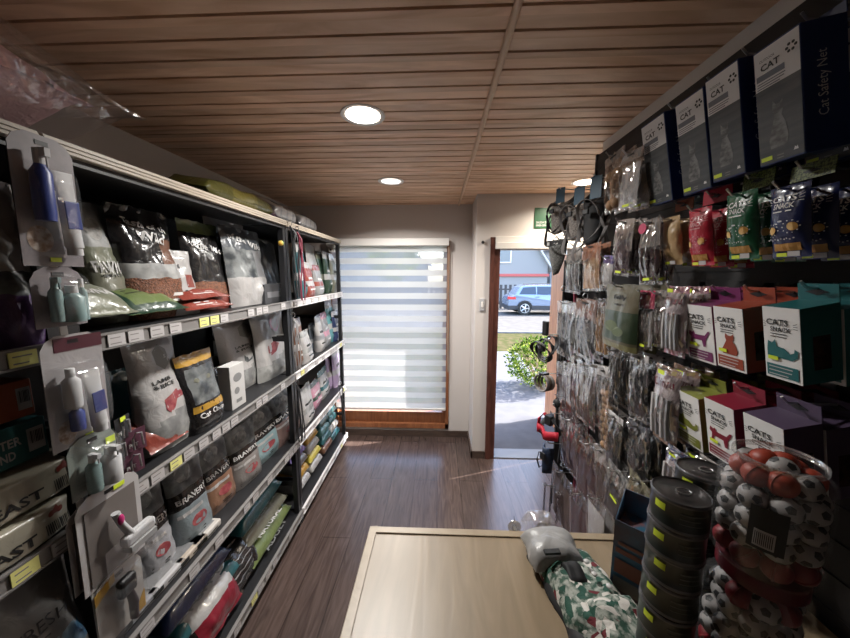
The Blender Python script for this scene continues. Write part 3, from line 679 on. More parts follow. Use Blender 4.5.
# --- nearest bay
y, W, H, z = L(-40, 32, 180, -1.0, 3)
put(bag('tall white and purple glossy bag at the left edge of the upper shelf', 'pet food bag', W, H, .13, [white, foil('purple', (.10,.05,.16)), photo2], seed=80, crumple=.011,
    reg=lambda u, v: 1 if v < .34 else (2 if v < .46 else 0)), -1.0, y, z, -.04)
for (x0, x1, yt, X, dz, nm, col, tx, h) in [(-60, 36, 378, -1.0, .305, 'orange', (.38,.09,.03), None, .09), (-70, 50, 412, -.99, .20, 'teal', (.03,.13,.14), [('TER', .14, .60, .20, wht, .22), ('ND', .10, .28, .14, wht, .22)], .095)]:
    z = ZS[2] + dz; y = (y_at(x0, z, X)+y_at(x1, z, X))/2; W = y_at(x1, z, X)-y_at(x0, z, X)
    put(carton('%s carton with a barcode label piled above the cream packs' % nm, 'box', W, h, .16, mat('card_'+nm, col, .5), texts=tx or (),
        decs=[([rect(.30,.2,.47,.8)], M['tagw']), (barcode(.32,.4,.45,.72,9,2), ink)]), X, y, z)

# ---------------------------------------------------------------- cream boxes and the big bag of the near bay
z = ZS[1]
for k, (x1, yt, zb, h) in enumerate([(74, 442, .18, .125), (66, 480, .01, .125)]):
    pass
def near_box(x1, ztop, h, X, lab, seed):
    zb = ztop-h; ye = y_at(x1, (ztop+zb)/2, X); W = .5
    e = bag(lab, 'pet food bag', W, h, .12, [foil('cream_pack', (.40,.37,.29), bump=.25), white], 'brick', seed, None, .004, 'cat_litter_pack')
    p = Pouch(W, h, .12, 'brick', seed, .004)
    lettering(e, p.fn, 'FEAST', W*.16, h*.35, W*.24, ink, h=h*.26)
    lf_ = [(W*.37+.016*math.cos(PI/2+2*PI*i/6)*(1 if i % 2 == 0 else .5), h*.75+.014*math.sin(PI/2+2*PI*i/6)*(1 if i % 2 == 0 else .6)) for i in range(6)]
    decal(e, p.fn, [lf_, disc(W*.35, h*.72, .008), disc(W*.39, h*.72, .008)], red)
    decal(e, p.fn, barcode(W*.32, h*.18, W*.44, h*.48, 14, 3), ink, name='barcode')
    put(e, X, ye-W/2, zb)
near_box(74, 1.268, .094, -1.00, 'upper cream coloured pack with a black word and barcode at the left edge', 5)
near_box(68, 1.174, .094, -.99, 'lower cream coloured pack with a red leaf emblem, just above the price rail', 6)
W = y_at(84, .82, -.98)-y_at(-45, .82, -.98); H = hitX(40, 548, -.98).z-ZS[1]
e = bag('big white bag with thin grey lettering and a blue picture at the lower left', 'pet food bag', W, H, .17, [foil('offwhite', (.30,.29,.28), bump=.3)], 'stand', 90, None, .006)
p = Pouch(W, H, .17, 'stand', 90, .006)
lettering(e, p.fn, 'FRESH', W*.06, H*.60, W*.46, mat('grey_print', (.07,.07,.075), .5), bold=False)
decal(e, p.fn, [('grid', W*.08, H*.33, W*.38, H*.48)], mat('print_blue', (.05,.16,.30), .5, col2=(.3,.4,.45), vscale=15)); decal(e, p.fn, small_lines(-.02, H*.53, W*.4, 2, .012, .004), mat('grey_print', (0,0,0)))
put(e, -1.0, (y_at(84, .82, -.98)+y_at(-45, .82, -.98))/2, ZS[1], -.03)

# ---------------------------------------------------------------- blister packs hanging on clip strips in front of the near bay
XH = XF + .045
clr = film('clear_plastic', (.85,.87,.9), .09, .08, (1,1,1), 18, .25)
card = mat('blister_card', (.17,.15,.16), .45, col2=(.25,.225,.235), vscale=10)
plast = mat('white_plastic', (.50,.50,.51), .3); tealp = mat('teal_plastic', (.20,.29,.29), .35); bpl = mat('blue_print', (.03,.05,.22), .4)
def bottle(e, x, y, z, r, h, m, cap=None, name='bottle', nozzle=False):
    b = MB().lathe([(0,0),(r*.95,0),(r,.01*h/.1),(r,h*.68),(r*.55,h*.78),(r*.5,h*.80)], 14, c=(x,y,z)).build(name, m, e, smooth=True)
    c = MB().lathe([(r*.52,h*.80),(r*.52,h),(r*.45,h*1.01),(0,h*1.01)], 14, c=(x,y,z))
    if nozzle: c.box((x-r*.3, y-r*1.2, z+h*.90), (x+r*.3, y+r*.4, z+h*1.02)).tube([(x, y-r*1.0, z+h*.94), (x+.002, y-r*.9, z+h*.75)], .002, 5)
    c.build('cap', cap or plast, b, smooth=not nozzle); return b
def squeeze(e, x, y, z, w, h, m1, m2, rot=0):
    o = MB().add(*tube_shape(w, h)).build('squeeze_tube', m1, e, smooth=True, loc=(x, y, z), rot=(0, rot, 0))
    MB().box((-w*.36, -w*.30, h*.25), (w*.36, -w*.22, h*.62)).build('printed_panel', m2, o, bevel=.002)
    MB().lathe([(w*.34,-.018),(w*.34,.0),(0,.0)], 14).lathe([(0,-.018),(w*.34,-.018)], 14).build('cap', plast, o, smooth=True); return o
def tube_shape(w, h):
    vs = []; seg = 16; n = 10
    for j in range(n+1):
        v = j/n; a = w/2*(.8+.2*v); b = w/2*(.75*(1-v)+.02)
        for k in range(seg):
            t = 2*PI*k/seg; vs.append((a*math.cos(t), b*math.sin(t), h*v))
    fs = [(j*seg+k, j*seg+(k+1) % seg, (j+1)*seg+(k+1) % seg, (j+1)*seg+k) for j in range(n) for k in range(seg)]
    fs += [tuple(range(seg))[::-1], tuple(n*seg+k for k in range(seg))]
    return vs, fs
def blister(lab, x0, x1, yt, yb, cm=card, hole=True, yaw=.25):
    xm = (x0+x1)/2; top = hitX(xm, yt, XH); bot = hitX(xm, yb, XH); zm = (top.z+bot.z)/2
    ya, yb_ = y_at(x0, zm, XH), y_at(x1, zm, XH); W = (yb_-ya); H = top.z-bot.z
    e = empty('blister_pack'); tag(e, lab, 'blister pack', 'packs hanging on clip strips at the left')
    r = .012; pl = [(-W/2, 0), (W/2, 0), (W/2, H-.03), (W/2-.01, H-.012), (W/2-.03, H), (-W/2+.03, H), (-W/2+.01, H-.012), (-W/2, H-.03)]
    MB().prism(pl, 0, .0015).build('backing_card', cm, e)
    MB().box((-.012, -.001, H-.022), (.012, 0, H-.012)).build('hang_slot', M['black'], e)
    put(e, XH, (ya+yb_)/2, bot.z, .03, yaw=0); return e, W, H
def film_box(e, W, H, d=.035, z0=.02, zt=.03):
    n = 10; mb = MB(); g = []
    for j in range(n+1):
        for i in range(n+1):
            u, v = -1+2*i/n, j/n; q = max(0, (1-abs(u)**5)*(1-abs(2*v-1)**5))**.5
            g.append((u*W*.46, -d*q - .0005, z0+(H-z0-zt)*v))
    return mb.add(g, [(j*(n+1)+i, j*(n+1)+i+1, (j+1)*(n+1)+i+1, (j+1)*(n+1)+i) for j in range(n) for i in range(n)]).build('clear_cover', clr, e, smooth=True, merge=False)
e, W, H = blister('tall blister with a spray bottle and blue tube, topmost of the near clip strip', 12, 76, 138, 266)
bottle(e, -W*.2, -.02, .10, .018, .15, bpl, plast, 'spray_bottle', True); squeeze(e, W*.2, -.022, .045, .042, .17, plast, bpl, -.05); sticker(e, 0, -.001, .015)
decal(e, FL.fn, [disc(-W*.2, .06, .025, .03)], mat('print_dog_brown', (.22,.13,.08), .6, col2=(.45,.4,.36), vscale=60)); film_box(e, W, H*.9)
e, W, H = blister('small square blister with pale teal bottles, below the topmost dental pack', 31, 84, 267, 327)
bottle(e, -W*.22, -.018, .015, .012, .10, tealp, tealp, 'bottle', True); bottle(e, W*.08, -.02, .012, .022, .085, tealp, plast, 'bottle'); bottle(e, W*.32, -.015, .012, .010, .10, tealp, plast, 'brush'); film_box(e, W, H, .04, .008, .015)
e, W, H = blister('blister with dark red header and white blue tube, third on the near strip', 44, 104, 333, 446, foil('silver_card', (.42,.40,.41), bump=.3))
MB().box((-W*.30, -.001, H*.86), (W*.5, 0, H*.98)).build('header_print', mat('header_maroon', (.07,.015,.025), .4), e)
bottle(e, -W*.22, -.02, H*.38, .017, H*.34, plast, plast, 'bottle'); bottle(e, -W*.18, -.018, H*.16, .014, H*.24, bpl, plast, 'bottle'); squeeze(e, W*.16, -.022, H*.14, .042, H*.52, plast, bpl, -.06); sticker(e, W*.1, -.001, .012)
decal(e, FL.fn, [disc(-W*.25, .04, .02, .03)], mat('print_dog_brown', (0,0,0))); film_box(e, W, H*.85, .04)
e, W, H = blister('grey blister with white pump bottles and a yellow sticker, fourth on the near clip strip', 68, 116, 432, 492, mat('card_green_grey', (.22,.25,.23), .4))
bottle(e, -W*.18, -.02, .01, .016, .10, tealp, plast, 'pump_bottle', True); bottle(e, W*.15, -.025, .012, .022, .10, plast, plast, 'pump_bottle', True); sticker(e, W*.36, -.002, H*.75, .024, .018); film_box(e, W, H, .045, .008, .015)
def brush_pack(lab, x0, x1, yt, yb, front):
    e, W, H = blister(lab, x0, x1, yt, yb, M['tagw'])
    MB().box((-W*.40, -.003, H*.05), (W*.40, -.0016, H*.86)).build('window_backing', mat('card_taupe', (.16,.14,.13), .5), e)
    if front:
        sticker(e, W*.15, -.002, H*.93, .03, .012)
        h = MB().tube([(-W*.05, -.02, H*.70), (0, -.025, H*.55), (W*.12, -.03, H*.36)], [(.011,.009),(.010,.008),(.013,.009)], 10).build('brush_handle', plast, e, smooth=True)
        MB().ball((-W*.03, -.031, H*.62), .010, sc=(.9,.5,1.6)).build('grip_button', mat('magenta_grip', (.45,.02,.14), .4), h, smooth=True)
        hd = MB().box((-.008, -.045, H*.28), (W*.5, -.018, H*.40)).build('brush_head', plast, e, bevel=.008)
        MB().box((-.002, -.05, H*.22), (W*.46, -.022, H*.285)).build('bristles', mat('bristle_grey', (.3,.3,.3), .5), hd)
        MB().box((-W*.40, -.048, H*.06), (W*.42, -.047, H*.45)).build('clear_cover', clr, e)
    return e
brush_pack('grooming brush pack half hidden behind the other white framed one', 74, 118, 498, 585, False).location.x -= .014
brush_pack('white framed pack with a white slicker brush and magenta button', 78, 140, 482, 578, True)
e, W, H = blister('white and yellow card pack with a black handled deshedding tool, lowest hanging pack', 96, 142, 565, 634, foil('card_cream', (.40,.38,.36), bump=.1))
MB().prism([(-W/2, H*.72), (-W*.1, H*.86), (-W*.1, H*.99), (-W/2, H*.88)], -.0012, 0).build('yellow_print', gold, e); MB().prism([(W*.2,0), (W/2,0), (W/2,H*.3)], -.0012, 0).build('yellow_print', gold, e)
MB().box((-.022, -.03, H*.58), (.024, -.006, H*.86)).build('tool_head', M['black'], e, bevel=.008); MB().tube([(.006,-.02,H*.60), (.012,-.022,H*.4), (.012,-.02,H*.12)], [(.010,.008),(.014,.010),(.012,.009)], 10).build('tool_handle', mat('dark_grip', (.02,.012,.02), .35), e, smooth=True)
film_box(e, W, H, .036, .005, .03)
MB_ = MB()
for k, (yy, z0, z1) in enumerate([(y_at(44, 1.9, XH), 1.20, 2.0), (y_at(98, .85, XH), .42, 1.20)]):
    c = MB().box((-.008, .003, 0), (.008, .0045, z1-z0)).build('clip_strip', M['white']); tag(c, ['white hanging clip strip behind the upper blister packs', 'white hanging clip strip behind the brush packs'][k], 'clip strip'); put(c, XH, yy, z0)
# small nail clipper pouches between strip and white bag
for k, (px, py, d) in enumerate([(123, 428, 'upper, with a bent metal bow'), (136, 440, 'right hand one'), (119, 452, 'lower left one, pink handled'), (134, 462, 'lowest, over the price rail')]):
    h = hitX(px, py, -.925); e = empty('nail_clipper_pack'); tag(e, 'small nail clipper pack beside the white bag, ' + d, 'clipper pack', 'nail clipper packs')
    MB().box((-.028, 0, -.035), (.028, .002, .035)).build('backing_card', [M['black'], mat('card_plum', (.09,.03,.05), .5)][k % 2], e)
    MB().tube([(-.012,-.008,-.025), (-.014,-.010,.012), (-.004,-.010,.026), (.010,-.010,.022), (.014,-.008,-.02)], .003, 7).build('metal_bow', M['steel'], e, smooth=True)
    lettering(e, FL.fn, 'PET', -.008, -.012, .026, wht)
    if k == 0: sticker(e, .0, -.002, .028, .02, .014)
    put(e, h.x, h.y, h.z, 0, yaw=.2*(-1)**k)

# ---------------------------------------------------------------- things on the top shelf
e = empty('wrapped_pillow', (-.90, .70, ZS[4]+.01)); tag(e, 'pink fluffy cushion in a clear plastic bag on top of the near shelf', 'cushion')
p = Pouch(.52, .34, .24, 'pillow', 101, .012)
a = p.mesh('cushion', mat('pink_plush', (.80,.52,.54), .8, bump=.6, bscale=70), e); a.rotation_euler = (-PI/2, 0, PI/2); a.location = (-.06, -.03, .13)
p = Pouch(.66, .40, .27, 'pillow', 102, .010); b = p.mesh('plastic_bag', film('bag_film', (.9,.85,.85), .22, .1, (1,1,1), 14, .8), e); b.rotation_euler = (-PI/2, 0, PI/2); b.location = (.0, .0, .14)
for k, (yc, w_) in enumerate([(1.58, .42)]):
    e = bag('olive green bag with yellow lettering lying on top of the middle bay', 'pet food bag', .58, .20, .10, [foil('olive_dark', (.10,.095,.02)), foil('olive_gold', (.20,.17,.03))], 'brick', 103, lambda u, v: 1 if abs(u) < .4 else 0, .008,
        texts=[('NATURAL', -.12, .30, .28, gold, .08), ('Healthy', .18, .30, .30, gold, .10)])
    put(e, -1.0, 1.70, ZS[4]+.056, -1.42)
tag(put(bag('x', 'x', .22, .16, .07, [foil('plum', (.06,.03,.06))], 'pillow', 104), -1.02, 1.98, ZS[4]+.04, -.9), 'small dark plum bag at the join of two top shelves', 'bag')
for k, yc in enumerate([2.22, 2.62]):
    e = bag(['nearer white rolled pack with grey print on top of the far bay', 'farther white rolled pack with grey print on top of the far bay'][k], 'pet pad pack', .34, .22, .11, [white, sil], 'brick', 105+k, lambda u, v: 1 if int((u+1)*6) % 3 == 0 else 0, .006, texts=[('PADS', 0, .4, .4, mat('grey_print', (0,0,0)), .2)])
    put(e, -1.04, yc, ZS[4]+.06, -1.1)
# ---------------------------------------------------------------- far bay
far = [ # x0,x1,ytop,X,shelf,mat idx list,label
 (296,306,243,-1.02,3,[teal, white],'pale teal and white pack'), (303,312,262,-1.0,3,[red, white],'red and white small pack'), (307,318,240,-1.1,3,[white],'tall pinkish white folded bag'), (313,321,265,-1.0,3,[foil('grey', (.25,.25,.25)), red],'grey pack with red stripe'),
 (317,326,252,-1.1,3,[dgr, oliv2],'dark green tall pack'), (324,331,252,-1.06,3,[dgr, white],'second dark green pack'), (330,338,254,-1.04,3,[oliv2, white],'olive white pack, the farthest'),
 (294,303,318,-1.02,2,[brown, white],'brown white pack'), (301,310,330,-.99,2,[white, photo],'white pack with arched top'), (309,318,322,-1.08,2,[slate, sil],'dark grey tall pack'), (316,322,315,-1.02,2,[white, sil],'white narrow pack'), (321,328,312,-1.04,2,[sil, pnk],'silver pink pack'),
 (326,334,300,-1.06,2,[foil('aqua', (.10,.30,.33)), white],'aqua and black printed pack'), (332,340,310,-1.03,2,[bluep, white],'blue topped white pack'),
 (300,312,385,-1.0,1,[white, photo],'pale printed pack'), (309,320,380,-1.05,1,[pnk, dgr],'pink pack with dark corner'), (318,328,368,-1.06,1,[white, teal],'white pack with mint corner'), (326,334,348,-1.08,1,[lav, white],'lavender striped bag'), (332,341,346,-1.04,1,[lav, sil],'second lavender bag, the farthest'),
]
names = {3: 'on the upper shelf of the far bay', 2: 'on the second shelf of the far bay', 1: 'on the third shelf of the far bay'}
for k, (x0, x1, yt, X, zi, ms, nm) in enumerate(far):
    z = ZS[zi]; y, W, H = LY(x0, x1, yt, X, z); H = min(H, .43); q = random.Random(k)
    e = bag('%s standing %s' % (nm, names[zi]), 'pet food bag', W*1.15, H, .09, ms, 'stand', 120+k, bands((.8, len(ms)-1), (.45, 0), (.3, len(ms)-1), (0, 0)), .007,
            decs=[([('grid', -.3, .5, .2, .56), ('grid', -.3, .2, .3, .24)], [ink, wht][k % 2])])
    put(e, X, y, z, -.04, yaw=.1)
k = 0
for col, (cols, yc) in enumerate([([white, gold, sil, foil('violet_print', (.20,.16,.42)), white], 2.20), ([white, foil('yellow', (.6,.5,.08)), white, gold, white], 2.46), ([brown, teal, foil('aqua', (0,0,0)), teal, red], 2.74), ([teal, white, teal, foil('aqua', (0,0,0)), pnk], 2.96)]):
    for lv, m_ in enumerate(cols):
        nm = {white: 'white', gold: 'golden yellow', sil: 'silver', brown: 'brown', teal: 'teal', red: 'red', pnk: 'pink'}.get(m_, 'bright')
        if m_ is MC['foil_aqua']: nm = 'aqua'
        if m_ is MC.get('foil_yellow'): nm = 'lemon yellow'
        if m_ is MC.get('foil_violet_print'): nm = 'violet'
        e = bag('%s pack in the %s pile at the foot of the far bay, %s' % (nm, ['nearest', 'second', 'third', 'farthest'][col], ['lowest', 'second up', 'middle one', 'second down', 'topmost'][lv]), 'pet food bag', .23, .26, .085, [m_, white], 'brick', 200+k, lambda u, v: 1 if v > .8 else 0, .006)
        put(e, -1.0-.01*lv, yc, ZS[0]+.045+.078*lv, -1.35); k += 1
# leashes and red cords hanging from the upright between the bays
def cords(lab, px, py0, py1, X, m, n, seed, cat='leash', grp=None):
    r = random.Random(seed); a = hitX(px, py0, X); b = hitX(px, py1, X); e = empty('hanging_leash', a); tag(e, lab, cat, grp); L_ = a.z-b.z
    for i in range(n):
        dy = r.uniform(-.03, .03); dx = r.uniform(0, .03)
        pts = [(0, 0, 0)] + [(dx+.006*math.sin(t*5+i), dy*min(1, t*3)+.006*math.sin(t*7+i), -L_*t*r.uniform(.97,1)) for t in [.1*j for j in range(1, 11)]]
        MB().tube(pts, (.007, .0025), 6).build('strap', m, e, smooth=True)
    MB().tube([(0,0,0), (.012,0,.012), (.012,0,.03), (-.004,0,.034), (-.012,0,.02)], .003, 6).build('snap_hook', M['steel'], e, smooth=True)
    return e
mr = mat('nylon_maroon', (.16,.01,.03), .6); mk = mat('nylon_black', (.012,.012,.014), .6); ms_ = mat('nylon_grey', (.20,.19,.19), .6)
cords('dark red nylon leashes hanging by the upright of the far bay, upper bundle', 297, 232, 302, -.90, mr, 5, 1)
cords('black leashes hanging on the upright between middle and far bays, upper bundle', 290, 226, 300, -.91, mk, 5, 2)
cords('grey leashes hanging on the upright, level with the second shelf', 293, 318, 372, -.90, ms_, 5, 3)
cords('black leashes hanging on the upright, level with the third shelf', 297, 385, 445, -.90, mk, 6, 4)
tag(MB().ball((0,0,0), .016, seg=14, rings=9).build('toy_ball', mat('ball_green', (.15,.35,.10), .5, col2=(.6,.35,.05), vscale=20), smooth=True, loc=(hitX(284.5, 243, -.90).x-.022, hitX(284.5, 243, -.90).y, hitX(284.5, 243, -.90).z)), 'small green and orange toy ball clipped near the top of the upright', 'toy')
cords('black leashes with hooks hanging at the far end of the shelving, near the floor', 340, 385, 425, -.90, mk, 5, 6)

# ---------------------------------------------------------------- right wall: black display panel with hooks
XP = .82
panel = empty('display_panel', (XP, .85, 0)); tag(panel, 'tall black slotted display panel on the right wall holding hooks of pet goods', 'display panel')
PB = MB().box((0, -1.1, .35), (.03, .93, 2.33))
for k in range(26): PB.box((-.004, -1.1, .38+.075*k), (0, .93, .43+.075*k))
MB().box((-.13, .945, .35), (.03, .96, 1.80)).build('added_dark_board', M['blackp'], panel)  # added black board, makes the gaps between the far packets dark
PB.build('slotted_board', M['blackp'], panel, merge=False)
MB().box((-.006, .93, .35), (.03, .945, 2.335)).build('end_strip', M['black'], panel)
MB().box((-.012, -1.1, .25), (.03, .945, .35)).build('plinth', M['black'], panel)
RR = -PI/2
def hook(x, y, z):
    p = [(0, y-.85, z), (x-XP+.0, y-.85, z+.004), (x-XP-.012, y-.85, z+.016)]
    return MB().tube([(0, y-.85, z)] + p[1:], .0025, 6).box((-.004, y-.85-.012, z-.015), (0, y-.85+.012, z+.02)).build('hook', M['steel'], panel)
def hang(e, x, y, zt, H, D, lean, yaw=0, tab=.0, hk=True, roll=0):
    """front top edge centre at (x, y, zt)"""
    R = Euler((lean, roll, RR+yaw)).to_matrix()
    e.location = Vector((x, y, zt)) - R @ Vector((0, 0, H)); e.rotation_euler = (lean, roll, RR+yaw)
    if hk:
        h = e.location + R @ Vector((0, D, H+tab)); hook(h.x - .02, h.y, h.z)
    return e
def R4(x0, y0, x1, xb, yb, X, lean):
    """front face from its far top corner, the x of its near top corner and its far bottom corner"""
    a = hitX(x0, y0, X); y1 = y_at(x1, a.z, X); H = .2
    for _ in range(6):
        Xb = X + H*math.sin(lean); b = hitX(xb, yb, Xb); H = (a.z-b.z)/math.cos(lean)
    return (a.y+y1)/2, a.y-y1, a.z, H
class TiltNone: pass
# cat silhouette built from an outline, in a unit box
CAT_SIT = [(-.30,-.48),(.28,-.48),(.34,-.30),(.26,-.02),(.14,.14),(.20,.26),(.20,.46),(.08,.37),(-.04,.38),(-.15,.47),(-.17,.28),(-.12,.14),(-.24,-.10),(-.34,-.30)]
CAT_WALK = [(-.42,-.40),(-.32,-.40),(-.28,-.08),(.10,-.08),(.14,-.40),(.24,-.40),(.27,.0),(.40,.28),(.46,.46),(.36,.42),(.24,.20),(-.18,.18),(-.22,.36),(-.30,.26),(-.42,.34),(-.46,.14),(-.36,.02)]
CAT_LIE = [(-.48,-.20),(.30,-.24),(.46,-.10),(.48,.10),(.38,.18),(.36,.04),(.24,-.02),(.05,.14),(-.16,.16),(-.22,.40),(-.32,.26),(-.44,.34),(-.48,.05)]
def place(pl, cx, cz, w, h): return [(cx+x*w, cz+z*h) for x, z in pl]
navy = mat('navy_card', (.012,.03,.13), .4); gcat = mat('print_cat_grey', (.20,.20,.20), .5, col2=(.06,.06,.06), vscale=45, stretch=(1,1,2)); gbg = mat('print_deck_grey', (.045,.05,.055), .5, col2=(.08,.085,.09), vscale=6, stretch=(1,1,12))
lab_ = mat('label_white', (.72,.71,.71), .5); lgrey = mat('label_slate', (.16,.17,.20), .5)
def net_box(W, H, D=.075):
    e = empty('net_carton')
    MB().box((-W/2, 0, 0), (W/2, D, H)).build('box_body', navy, e, bevel=.0015)
    MB().box((-W*.3, D-.002, H), (W*.5, D, H+.018)).build('hang_tab', navy, e)
    f = FL.fn
    decal(e, f, [rect(-W*.48, H*.015, W*.48, H*.66)], gbg, name='cat_photo')
    decal(e, f, [rect(-W*.48, H*.66, W*.48, H*.985)], lab_, name='title_panel', off=.0006)
    decal(e, f, [place(CAT_SIT, -.02*W, H*.33, W*.62, H*.42)], gcat, name='cat_print', off=.0012)
    lettering(e, f, 'CAT', -W*.12, H*.835, W*.42, ink, h=H*.055); lettering(e, f, 'OUTDOOR', -W*.18, H*.895, W*.34, ink, h=H*.022, bold=False)
    decal(e, f, [rect(-W*.44, H*.735, W*.18, H*.785)], lgrey, name='title_bar', off=.001)
    decal(e, f, small_lines(-W*.1, H*.72, W*.66, 3, .0045, .0018), lgrey, name='small_print', off=.001)
    ring = [disc(W*.33+W*.085*math.cos(k*PI/3), H*.87+H*.03*math.sin(k*PI/3), W*.035, H*.012, 8) for k in range(6)]
    decal(e, f, ring, ink, name='emblem', off=.001)
    decal(e, f, [rect(-W*.44, H*.04, -W*.18, H*.075)], M['yel'], name='price_sticker', off=.0016)
    decal(e, f, small_lines(.0, H*.065, W*.16, 2, .005, .002), M['rail'], name='small_print', off=.001)
    decal(e, f, [[(W*.28,H*.06),(W*.38,H*.06),(W*.36,H*.09),(W*.34,H*.078),(W*.31,H*.09)]], lab_, name='emblem', off=.0014)
    # lettering down the near side (local +x side)
    vs, fs, asp = text_mesh('Cat Safety Net'); h = D*.30; w = H*.50
    MB().add([(W/2+.0008, D*.45 - b*h*1, H*.52 + a*w) for a, b in vs], fs).build('side_lettering', lab_, e, merge=False)
    return e
net_l = ['nearest of the four navy cat net cartons along the top row', 'second nearest of the four navy cat net cartons along the top row', 'third nearest of the four navy cat net cartons along the top row', 'farthest of the four navy cat net cartons, beside the clear packets']
for k, (x0, y0, x1, xb, yb) in enumerate([(753,55,800,770,165), (705,82,738,718,182), (675,106,703,685,196), (641,128,664,648,208)]):
    y, W, z, H = R4(x0, y0, x1, xb, yb, .60, .20)
    e = hang(net_box(W, H), .60, y, z, H, .075, .20, tab=.012); tag(e, net_l[k], 'carton', 'cat net cartons')
    c = copy_tree(e); c.location = e.location + Vector((.085, .0, -.004)); c['label'] = net_l[k].replace('of the four', 'back carton behind the') if 0 else ['back carton hanging directly behind the nearest cat net carton', 'back carton hanging directly behind the second cat net carton', 'back carton hanging directly behind the third cat net carton', 'back carton hanging directly behind the farthest cat net carton'][k]
# --- printed treat pouches, second row
pw = mat('print_white', (.75,.74,.73), .45)
def snack_pouch(W, H, m, mlet, lab, seed, eyes=True, m2=None):
    e = empty('treat_pouch'); p = Pouch(W, H, .028, 'pillow', seed, .0014, .02)
    p.mesh('pouch_body', [m, m2 or m], e, lambda u, v: 1 if m2 and v > .80 else 0)
    e2 = gold
    if eyes:
        lettering(e, p.fn, 'CATS', 0, H*.83, W*.60, mlet, h=H*.085, lift=.0015); lettering(e, p.fn, 'SNACK', W*.02, H*.735, W*.52, mlet, h=H*.075, lift=.0015)
        wk = [[(s*W*.34, H*(.80+.03*q)), (s*W*.45, H*(.81+.045*q)), (s*W*.45, H*(.817+.045*q)), (s*W*.34, H*(.808+.03*q))] for s in (-1, 1) for q in (-1, 0, 1)]
        decal(e, p.fn, wk, mlet, name='whisker_print', off=.002)
        decal(e, p.fn, small_lines(0, H*.67, W*.5, 1, .01, .0022), mlet, name='small_print', off=.002)
        decal(e, p.fn, [disc(-W*.28, H*.40, W*.105), disc(W*.24, H*.44, W*.12)], mat('print_orange', (.62,.30,.05), .5, col2=(.75,.5,.2), vscale=60), name='face_print', off=.002)
        dots = [disc(cx+W*.17*math.cos(a), cz+W*.17*math.sin(a), W*.018, n=6) for cx, cz in ((-W*.28, H*.40), (W*.24, H*.44)) for a in [2*PI*i/10 for i in range(10)] if abs(cx+W*.17*math.cos(a)) < W*.46]
        dots += [disc(-W*.07, H*.50, W*.05, W*.022), disc(W*.03, H*.53, W*.05, W*.022)] + [disc(-W*.34+W*.075*i, H*(.27+.012*((i*3) % 2)), W*.02, n=6) for i in range(10)]
        decal(e, p.fn, dots, mlet, name='dot_print', off=.002)
        decal(e, p.fn, [('grid', -W*.34, H*.10, W*.34, H*.21)], mat('print_kraft', (.50,.26,.07), .5), name='kraft_panel', off=.0015)
    sticker(e, W*.02, -.017, H*.055, W*.26, H*.05); MB().box((W*.16, -.0175, H*.03), (W*.46, -.0165, H*.10)).build('price_label', M['tagw'], e)
    tag(e, lab, 'treat pouch', 'treat pouches in the second row'); return e
row2 = [(771,190,812,777,258,foil('navy', (.008,.018,.10), bump=.12),pw,'navy blue cat snack pouch, nearest of the second row',None), (727,196,758,732,260,foil('forest', (.008,.12,.05), bump=.12),pw,'forest green cat snack pouch left of the navy one',None),
        (689,211,712,695,266,foil('cherry', (.55,.02,.05), bump=.12),foil('rose', (.75,.35,.36)),'cherry red cat snack pouch left of the green one',None), (663,219,680,668,265,foil('kraft', (.62,.42,.22), bump=.2),wht,'pale cream and orange treat pouch left of the red one',None)]
for k, (x0, y0, x1, xb, yb, m, ml, lb, m2) in enumerate(row2):
    y, W, z, H = R4(x0, y0, x1, xb, yb, .62, .16)
    e = snack_pouch(W, H, m, ml, lb, 300+k, eyes=k < 3)
    hang(e, .62, y, z, H, .0, .16, tab=-.01)
    for q in (1, 2):
        c = copy_tree(e); c.location = e.location + Vector((.045*q, 0, -.003*q)); c['label'] = ['same pouch hanging directly behind the ', 'rearmost pouch on the hook of the '][q-1] + ['navy blue', 'forest green', 'cherry red', 'pale cream'][k] + ' treat pouch'
# header strips (speckled, orange, red) above the second row pouches
for k, (x0, y0, x1, xb, yb, m, lb) in enumerate([(792,168,838,792,182,mat('speckled_card', (.02,.03,.01), .5, col2=(.25,.3,.1), vscale=260),'speckled black green header card over the navy pouch'), (744,176,776,744,192,mat('speckled_card2', (.03,.04,.01), .5, col2=(.25,.32,.08), vscale=260),'speckled olive header card over the forest green pouch'),
        (704,192,733,704,206,mat('card_red', (.40,.01,.03), .4),'red header card over the cherry red pouch'), (676,202,694,676,212,mat('card_orange', (.45,.16,.03), .4),'orange header card over the cream pouch')]):
    y, W, z, H = R4(x0, y0, x1, xb, yb, .70, 0); H = max(H, .03)
    e = empty('header_card'); tag(e, lb, 'card', 'header cards'); MB().box((-W/2, 0, 0), (W/2, .0016, H)).build('card', m, e); MB().prism([(-.016, H*.45), (0, H*.35), (.016, H*.45), (0, H*.62)], -.0012, -.0002).build('hang_slot', M['black'], e)
    hang(e, .70, y, z, H, .0, 0, tab=-H*.5)
